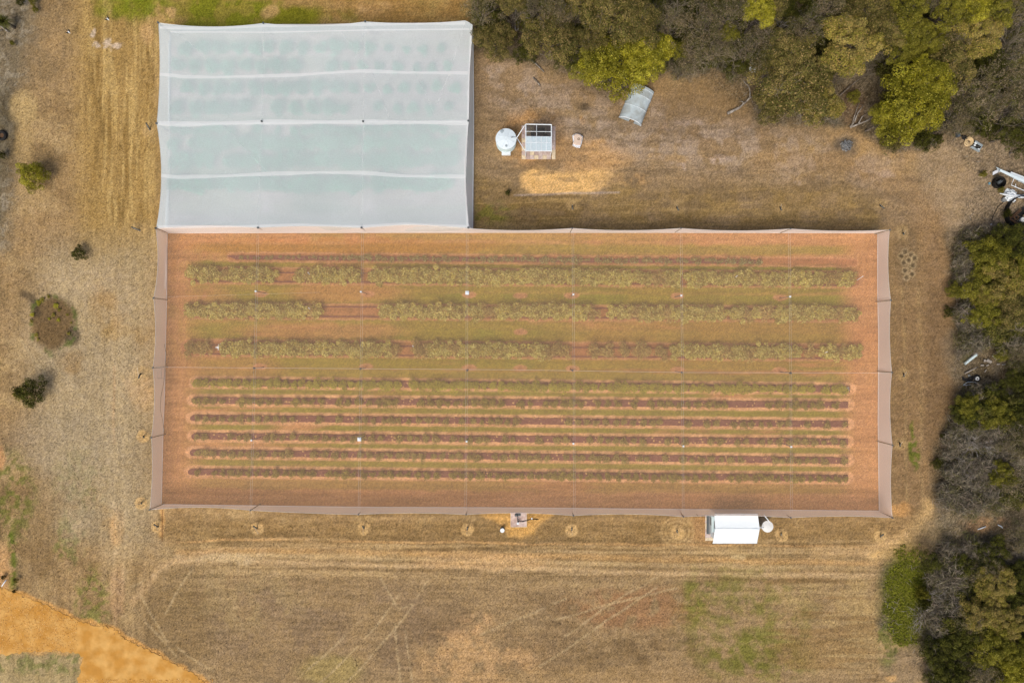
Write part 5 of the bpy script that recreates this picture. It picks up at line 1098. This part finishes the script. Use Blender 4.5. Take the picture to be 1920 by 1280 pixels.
mb = MB(); mb.box((0, .35, .95), (2.4, .9, .05), rot=Matrix.Rotation(.15, 3, 'X')); mb.build('roof', mat('slate_sheet', L(118,128,138), .8, .1, 3), t)
mb = MB()
for x in (-1.1, 0, 1.1): mb.tube([(x, -.4, 0), (x, -.35, .9)], .05, 6)
mb.tube([(-1.3, -.5, .85), (1.2, -.5, .85)], .05, 6); mb.tube([(-.5, -1.0, 0), (.5, .7, 1.25)], .06, 6); mb.build('frame', m_wood, t)

# ------------------------------------------------------------------ odds and ends among the trees at the right
b = G(1816, 265); t = thing('hose_coil', (b.x, b.y, 0), 'coil of pale yellow hose on the litter below the twiggy tree', 'hose', None, R(52))
mb = MB()
for i in range(9):
    r_ = .26+.035*i; mb.torus((rg.uniform(-.03, .03), rg.uniform(-.02, .02), .07+.05*(i % 3)), r_, .035, 26, 6)
for i in range(4): mb.torus((-.28, 0, .05+.05*i), .44, .035, 26, 6)
mb.build('hose', m_tan, t, True)
crumple('rubber_scrap', 1807, 257, .45, .3, m_black, 'black rubber scrap against the yellow hose coil', 'scrap', 9, 2)
b = G(1830, 275); t = thing('metal_crate', (b.x, b.y, 0), 'open pale metal tray full of scrap beside the yellow hose coil', 'tray', None, R(-32))
mb = MB(); mb.box((0, 0, .04), (1.2, .95, .05)); mb.build('tray_floor', m_black, t)
mb = MB(); mb.box((0, -.45, .18), (1.25, .14, .3)); mb.box((0, .42, .14), (1.15, .2, .24)); mb.box((.56, 0, .1), (.08, .7, .2)); mb.build('tray_side', m_galv, t)
mb = MB()
for x, y, s_ in ((-.35, -.1, .13), (-.4, .18, .15), (.35, -.25, .13)): mb.box((x, y, .24), (s_*2, s_, .16), rz=x)
mb.build('scrap_block', m_white, t)
b = G(1793.5, 254); mb = MB(); mb.box((0, 0, .25), (.3, .55, .5)); mb.box((0, 0, .51), (.34, .6, .03)); o = mb.build('storage_tub', mat('slate_plastic', L(84,90,96), .7, .08, 4), None); o.location = b; o.rotation_euler = (0, 0, .1); tag(o, 'small slate-grey tub left of the yellow hose coil', 'tub')
# long pale sheets and frame
def lrel(bb, px, py, z): return W(px, py, z)-Vector((bb.x, bb.y, 0))
b = G(1900, 332); t = thing('sheet_stack', (b.x, b.y, 0), 'long pale roofing sheets on a low frame running off the right edge', 'roofing sheets')
for i, (pp, mm) in enumerate(((((1868,313,.9),(1945,349,.9),(1942,356,.7),(1871,319,.7)), m_galv), (((1876,317,1.0),(1946,347,1.0),(1944,353,.95),(1874,321,.95)), m_poly), (((1896,322,.8),(1948,342,.8),(1947,346,.8),(1893,326,.8)), m_white))):
    q = [lrel(b, *p) for p in pp]; mb = MB(); mb.add(q+[v-Vector((0, 0, .04)) for v in q], [(0, 1, 2, 3), (7, 6, 5, 4), (0, 4, 5, 1), (1, 5, 6, 2), (2, 6, 7, 3), (3, 7, 4, 0)]); mb.build('roof_sheet', mm, t)
mb = MB(); mb.tube([lrel(b,1902,333,.8), lrel(b,1896,347,.5), lrel(b,1945,368,.5)], .045, 6); mb.tube([lrel(b,1904,345,.55), lrel(b,1905,352,.5)], .03, 6)
for x, y in ((1880,320),(1918,338)): mb.tube([lrel(b,x,y,.75), lrel(b,x,y,.75)-Vector((0,0,.75))], .04, 6)
mb.build('frame', m_white, t)
b = G(1868, 344); t = thing('dark_tub', (b.x, b.y, 0), 'open black round tub among the junk at the right edge', 'tub')
mb = MB(); mb.cyl((0, 0, 0), .66, .8, 28, .72, cap=False); mb.torus((0, 0, .8), .72, .03, 28, 6); mb.cyl((0, 0, .02), .66, .02, 28); mb.build('tub', m_black, t)
mb = MB(); mb.box((.15, .1, .35), (.5, .35, .3), rz=.5); mb.tube([(-.1, -.2, .4), (.5, .3, .6)], .04, 6); mb.build('scrap', m_steel, t)
b = G(1865, 324); mb = MB()
for i in range(3): mb.box((.05*i, .13*i-.1, .1+.04*i), (.85, .13, .05), rz=.0)
o = mb.build('board_stack', m_bag, None); o.location = b; o.rotation_euler = (0, 0, R(28)); tag(o, 'short pale boards lying above the black round tub', 'boards')
mb = MB(); mb.box((0, 0, .1), (.18, .3, .2)); o = mb.build('bottle_crate', m_blue, None); o.location = G(1854, 344.5); tag(o, 'tiny faded blue container left of the black round tub', 'container')
b = G(1893, 366); t = thing('pipe_pile', (b.x, b.y, 0), 'heap of white plastic pipes and sheets at the right edge', 'pipes')
mb = MB()
for x0, y0, x1, y1 in ((1875,363,1945,374),(1882,362,1935,370),(1884,366,1925,368),(1894,356,1908,368),(1886,369,1918,371),(1880,365,1912,366),(1890,372,1920,366),(1888,362,1906,361),(1884,371,1902,364)):
    mb.tube([lrel(b, x0, y0, .3+rg.uniform(0, .3)), lrel(b, x1, y1, .3+rg.uniform(0, .3))], .07, 7)
mb.build('pipe', m_pvc, t, True)
o = crumple('sheet', 1894, 366, .75, .4, m_white, '', '', 21, 4); o.parent = t; o.location = (0, 0, 0)
for k in ('label', 'category'): 
    if k in o: del o[k]
mb = MB(); mb.torus((0, 0, 0), .14, .05, 16, 6); mb.build('pipe_ring', m_pvc, t).location = (-.55, -.45, .3)
mb = MB(); mb.cyl((0, 0, 0), .3, .3, 18); o = mb.build('grey_bucket', m_grey, None); o.location = G(1881, 375); tag(o, 'grey upturned bucket at the left foot of the white pipes', 'bucket')
mb = MB(); mb.tube([G(1886,376,.1),G(1877,382,.08),G(1869,390,.06),G(1864,400,.06),G(1860,408,.06),G(1859.5,414,.06)], .035, 6); tag(mb.build('hose', m_black), 'thin black hose curving down from the white pipes to the bare litter', 'hose')
crumple('white_rag', 1859.5, 420.5, .16, .14, m_bag, 'small white lump at the end of the thin black hose', 'rag', 31, 1)
b = G(1914, 401); t = thing('round_tank_shell', (b.x, b.y, 0), 'broken open round dark tank shell filled with junk at the right edge', 'tank shell')
mb = MB(); rr0 = 2.25; n_ = 60; V = []
for k in range(n_):
    a = 2*math.pi*k/n_; V += [(math.cos(a)*rr0, math.sin(a)*rr0, 0), (math.cos(a)*rr0, math.sin(a)*rr0, .75), (math.cos(a)*(rr0-.09), math.sin(a)*(rr0-.09), .75), (math.cos(a)*(rr0-.09), math.sin(a)*(rr0-.09), 0)]
F = []
for k in range(n_):
    q = (k+1) % n_; F += [(4*k, 4*q, 4*q+1, 4*k+1), (4*k+1, 4*q+1, 4*q+2, 4*k+2), (4*k+2, 4*q+2, 4*q+3, 4*k+3)]
mb.add(V, F); mb.build('shell', m_black, t)
def jn(px, py, z=0): v = G(px, py)-b; return Vector((v.x, v.y, z))
mb = MB(); mb.add([jn(1886,410,.05), jn(1920,386,.05), jn(1944,400,.05), jn(1930,430,.05), jn(1905,427,.05)], [(0,1,2,3,4)]); mb.build('rubber_liner', m_black, t)
for i, (x, y, mm) in enumerate(((1912,413,m_tankb), (1918.5,405.5,m_tan), (1928,418,m_rust))):
    mb = MB(); mb.cyl(jn(x, y, .1), .17, .45, 16); o = mb.build('spool', mm, t); m2_ = MB(); m2_.torus(jn(x, y, .55), .24, .09, 20, 7); m2_.build('spool_flange', mm, o, True)
mb = MB()
for a_, c2, w in (((1891,410,.3),(1908,393,.5),.09), ((1896,409,.25),(1910,396,.5),.05), ((1890,411,.3),(1905,420,.3),.13), ((1882,396,.3),(1893,410,.3),.06), ((1900,408,.2),(1911,392,.4),.05)):
    mb.tube([jn(*a_), jn(*c2)], w, 5)
mb.torus(jn(1903,408,.25), .26, .08, 16, 6); mb.build('scrap_beam', m_rust, t)
b = G(1818, 672); t = thing('long_trough', (b.x, b.y, 0), 'long narrow white trough on a grey frame lying among the right-hand trees', 'trough', None, R(38))
mb = MB(); mb.box((-.1, -.06, .3), (1.95, .26, .05)); mb.box((-.1, -.18, .22), (1.95, .03, .2)); mb.build('trough', m_tankg, t)
mb = MB(); mb.box((0, .13, .26), (2.25, .1, .08)); mb.box((1.0, 0, .24), (.12, .42, .1)); mb.box((-1.0, 0, .18), (.06, .36, .3)); mb.build('frame', m_grey, t)
log('plank', [([(1807,700,.2),(1818,694,.25),(1831,687,.3)], [.08,.07,.05])], 'grey weathered rail lying just below the white trough', m_dead, 'plank')
crumple('stone', 1816, 704, .22, .2, m_grey, 'pale grey block left of the tyre', 'block', 33, 1)
b = G(1830, 709.5); t = thing('tyre', (b.x, b.y, 0), 'black tyre with pale round hub lying on the litter', 'tyre')
mb = MB(); mb.torus((0, 0, .12), .38, .14, 30, 10); mb.build('tread', m_black, t, True); mb = MB(); mb.cyl((0, 0, .08), .24, .2, 20, cap=True); hb = mb.build('hub', m_tankb, t); mb = MB(); mb.cyl((0, 0, .285), .09, .02, 14); mb.build('hub_hole', m_black, hb)
o = flat_sheet('rubber_mat', rag_poly([(1803,706),(1814,709),(1824,703),(1832,716),(1815,717),(1805,713)], .8, 3, 4), .04, m_black, None, .03); tag(o, 'black rubber mat spread left of the tyre with pale hub', 'mat')
log('bent_sheet', [([(1805,721,.15),(1812,715.5,.3),(1824,716,.3),(1834,720,.2),(1837,723,.1)], [.04,.05,.05,.05,.04]), ([(1805,722,.1),(1818,721,.12),(1830,722,.12)], [.05,.06,.05])], 'bent grey metal strip just below the tyre', m_galv, 'metal strip')
for i, (x, y, w, h, a, l_) in enumerate(((1853,677,.7,.38,-30,'pale broken board, largest of the pieces right of the white trough'), (1845,676,.28,.35,0,'small square board left of the largest broken piece'), (1863,670,.75,.14,-38,'narrow grey board lying above the largest broken piece'), (1840,684.5,.4,.18,0,'small grey chip of board below the broken pieces, left'), (1850,684.5,.35,.14,20,'small grey chip of board below the broken pieces, right'), (1870,682.5,.4,.16,0,'grey sliver of board far right of the broken pieces, near one'), (1880,683,.5,.16,10,'grey sliver of board at the far right end of the broken pieces'), (1846,695,.4,.1,50,'thin pale stick below the broken boards'))):
    mb = MB(); mb.box((0, 0, .12), (w, h, .05)); o = mb.build('broken_board', m_dead); o.location = G(x, y, .05); o.rotation_euler = (.08, .05, R(a)); tag(o, l_, 'board', 'broken boards right of the trough')
# white pole, tyre at the left edge, pebble of litter, birds
log('white_pole', [([(8.5,1096,.5),(13,1090,.55),(18,1083.5,.6)], .07)], 'short white pole lying on weeds beside the orange track', m_pvc, 'pole')
b = G(5, 255); t = thing('tyre', (b.x, b.y, 0), 'large black tyre in shade cut by the left edge', 'tyre')
mb = MB(); mb.torus((0, 0, .16), .5, .19, 32, 10); mb.build('tread', m_black, t, True); mb = MB(); mb.cyl((0, 0, .03), .32, .1, 24); mb.build('rim', m_rust, t)
log('fallen_log', [([(-6,44,.2),(8,54,.2),(18,62,.2)], [.12,.12,.08]), ([(-6,60,.2),(6,58,.2)], [.08,.06])], 'grey log leaning out of the left edge below the spiky grass tree')
def bird(px, py, z, ang, label):
    p = W(px, py, z); t = thing('magpie', tuple(p), label, 'bird', 'two birds over the upper left grass', ang)
    mb = MB(); k = 10; prof = [(-.22, .015), (-.16, .05), (-.06, .085), (.04, .09), (.12, .06), (.17, .045), (.21, .05), (.25, .035), (.30, .008)]; V = []
    for x, r_ in prof:
        for i in range(k):
            a = 2*math.pi*i/k; V.append((x, r_*math.cos(a), r_*.85*math.sin(a)+(.02 if x > .14 else 0)))
    mb.add(V, [(j*k+i, j*k+(i+1) % k, (j+1)*k+(i+1) % k, (j+1)*k+i) for j in range(len(prof)-1) for i in range(k)]); mb.build('body', m_birdw, t, True)
    for s_ in (-1, 1):
        mb = MB(); V = [(.13, s_*.06, .04), (.12, s_*.2, .09), (.02, s_*.27, .1), (-.28, s_*.3, .06), (-.42, s_*.27, .05), (-.2, s_*.2, .06), (-.08, s_*.07, .03)]
        mb.add(V+[(x, y, z_-.02) for x, y, z_ in V], [tuple(range(7)), tuple(range(13, 6, -1))]+[(i, (i+1) % 7, (i+1) % 7+7, i+7) for i in range(7)]); mb.build('wing', m_birdb, t)
    mb = MB(); mb.add([(-.2, -.03, .01), (-.2, .03, .01), (-.4, .06, 0), (-.4, -.06, 0), (-.2, -.03, -.01), (-.2, .03, -.01), (-.4, .06, -.015), (-.4, -.06, -.015)], [(0,1,2,3),(7,6,5,4),(0,4,5,1),(1,5,6,2),(2,6,7,3),(3,7,4,0)]); mb.build('tail', m_birdb, t)
    mb = MB(); mb.tube([(.29, 0, .02), (.36, 0, .01)], [.014, .003], 6); mb.build('beak', m_steel, t)
bird(129, 60.5, .9, R(-42), 'white-backed bird with dark swept wings, lower left of the two')
bird(202, 36, 1.0, R(-40), 'white-backed bird with dark swept wings, upper right of the two near the green grass')
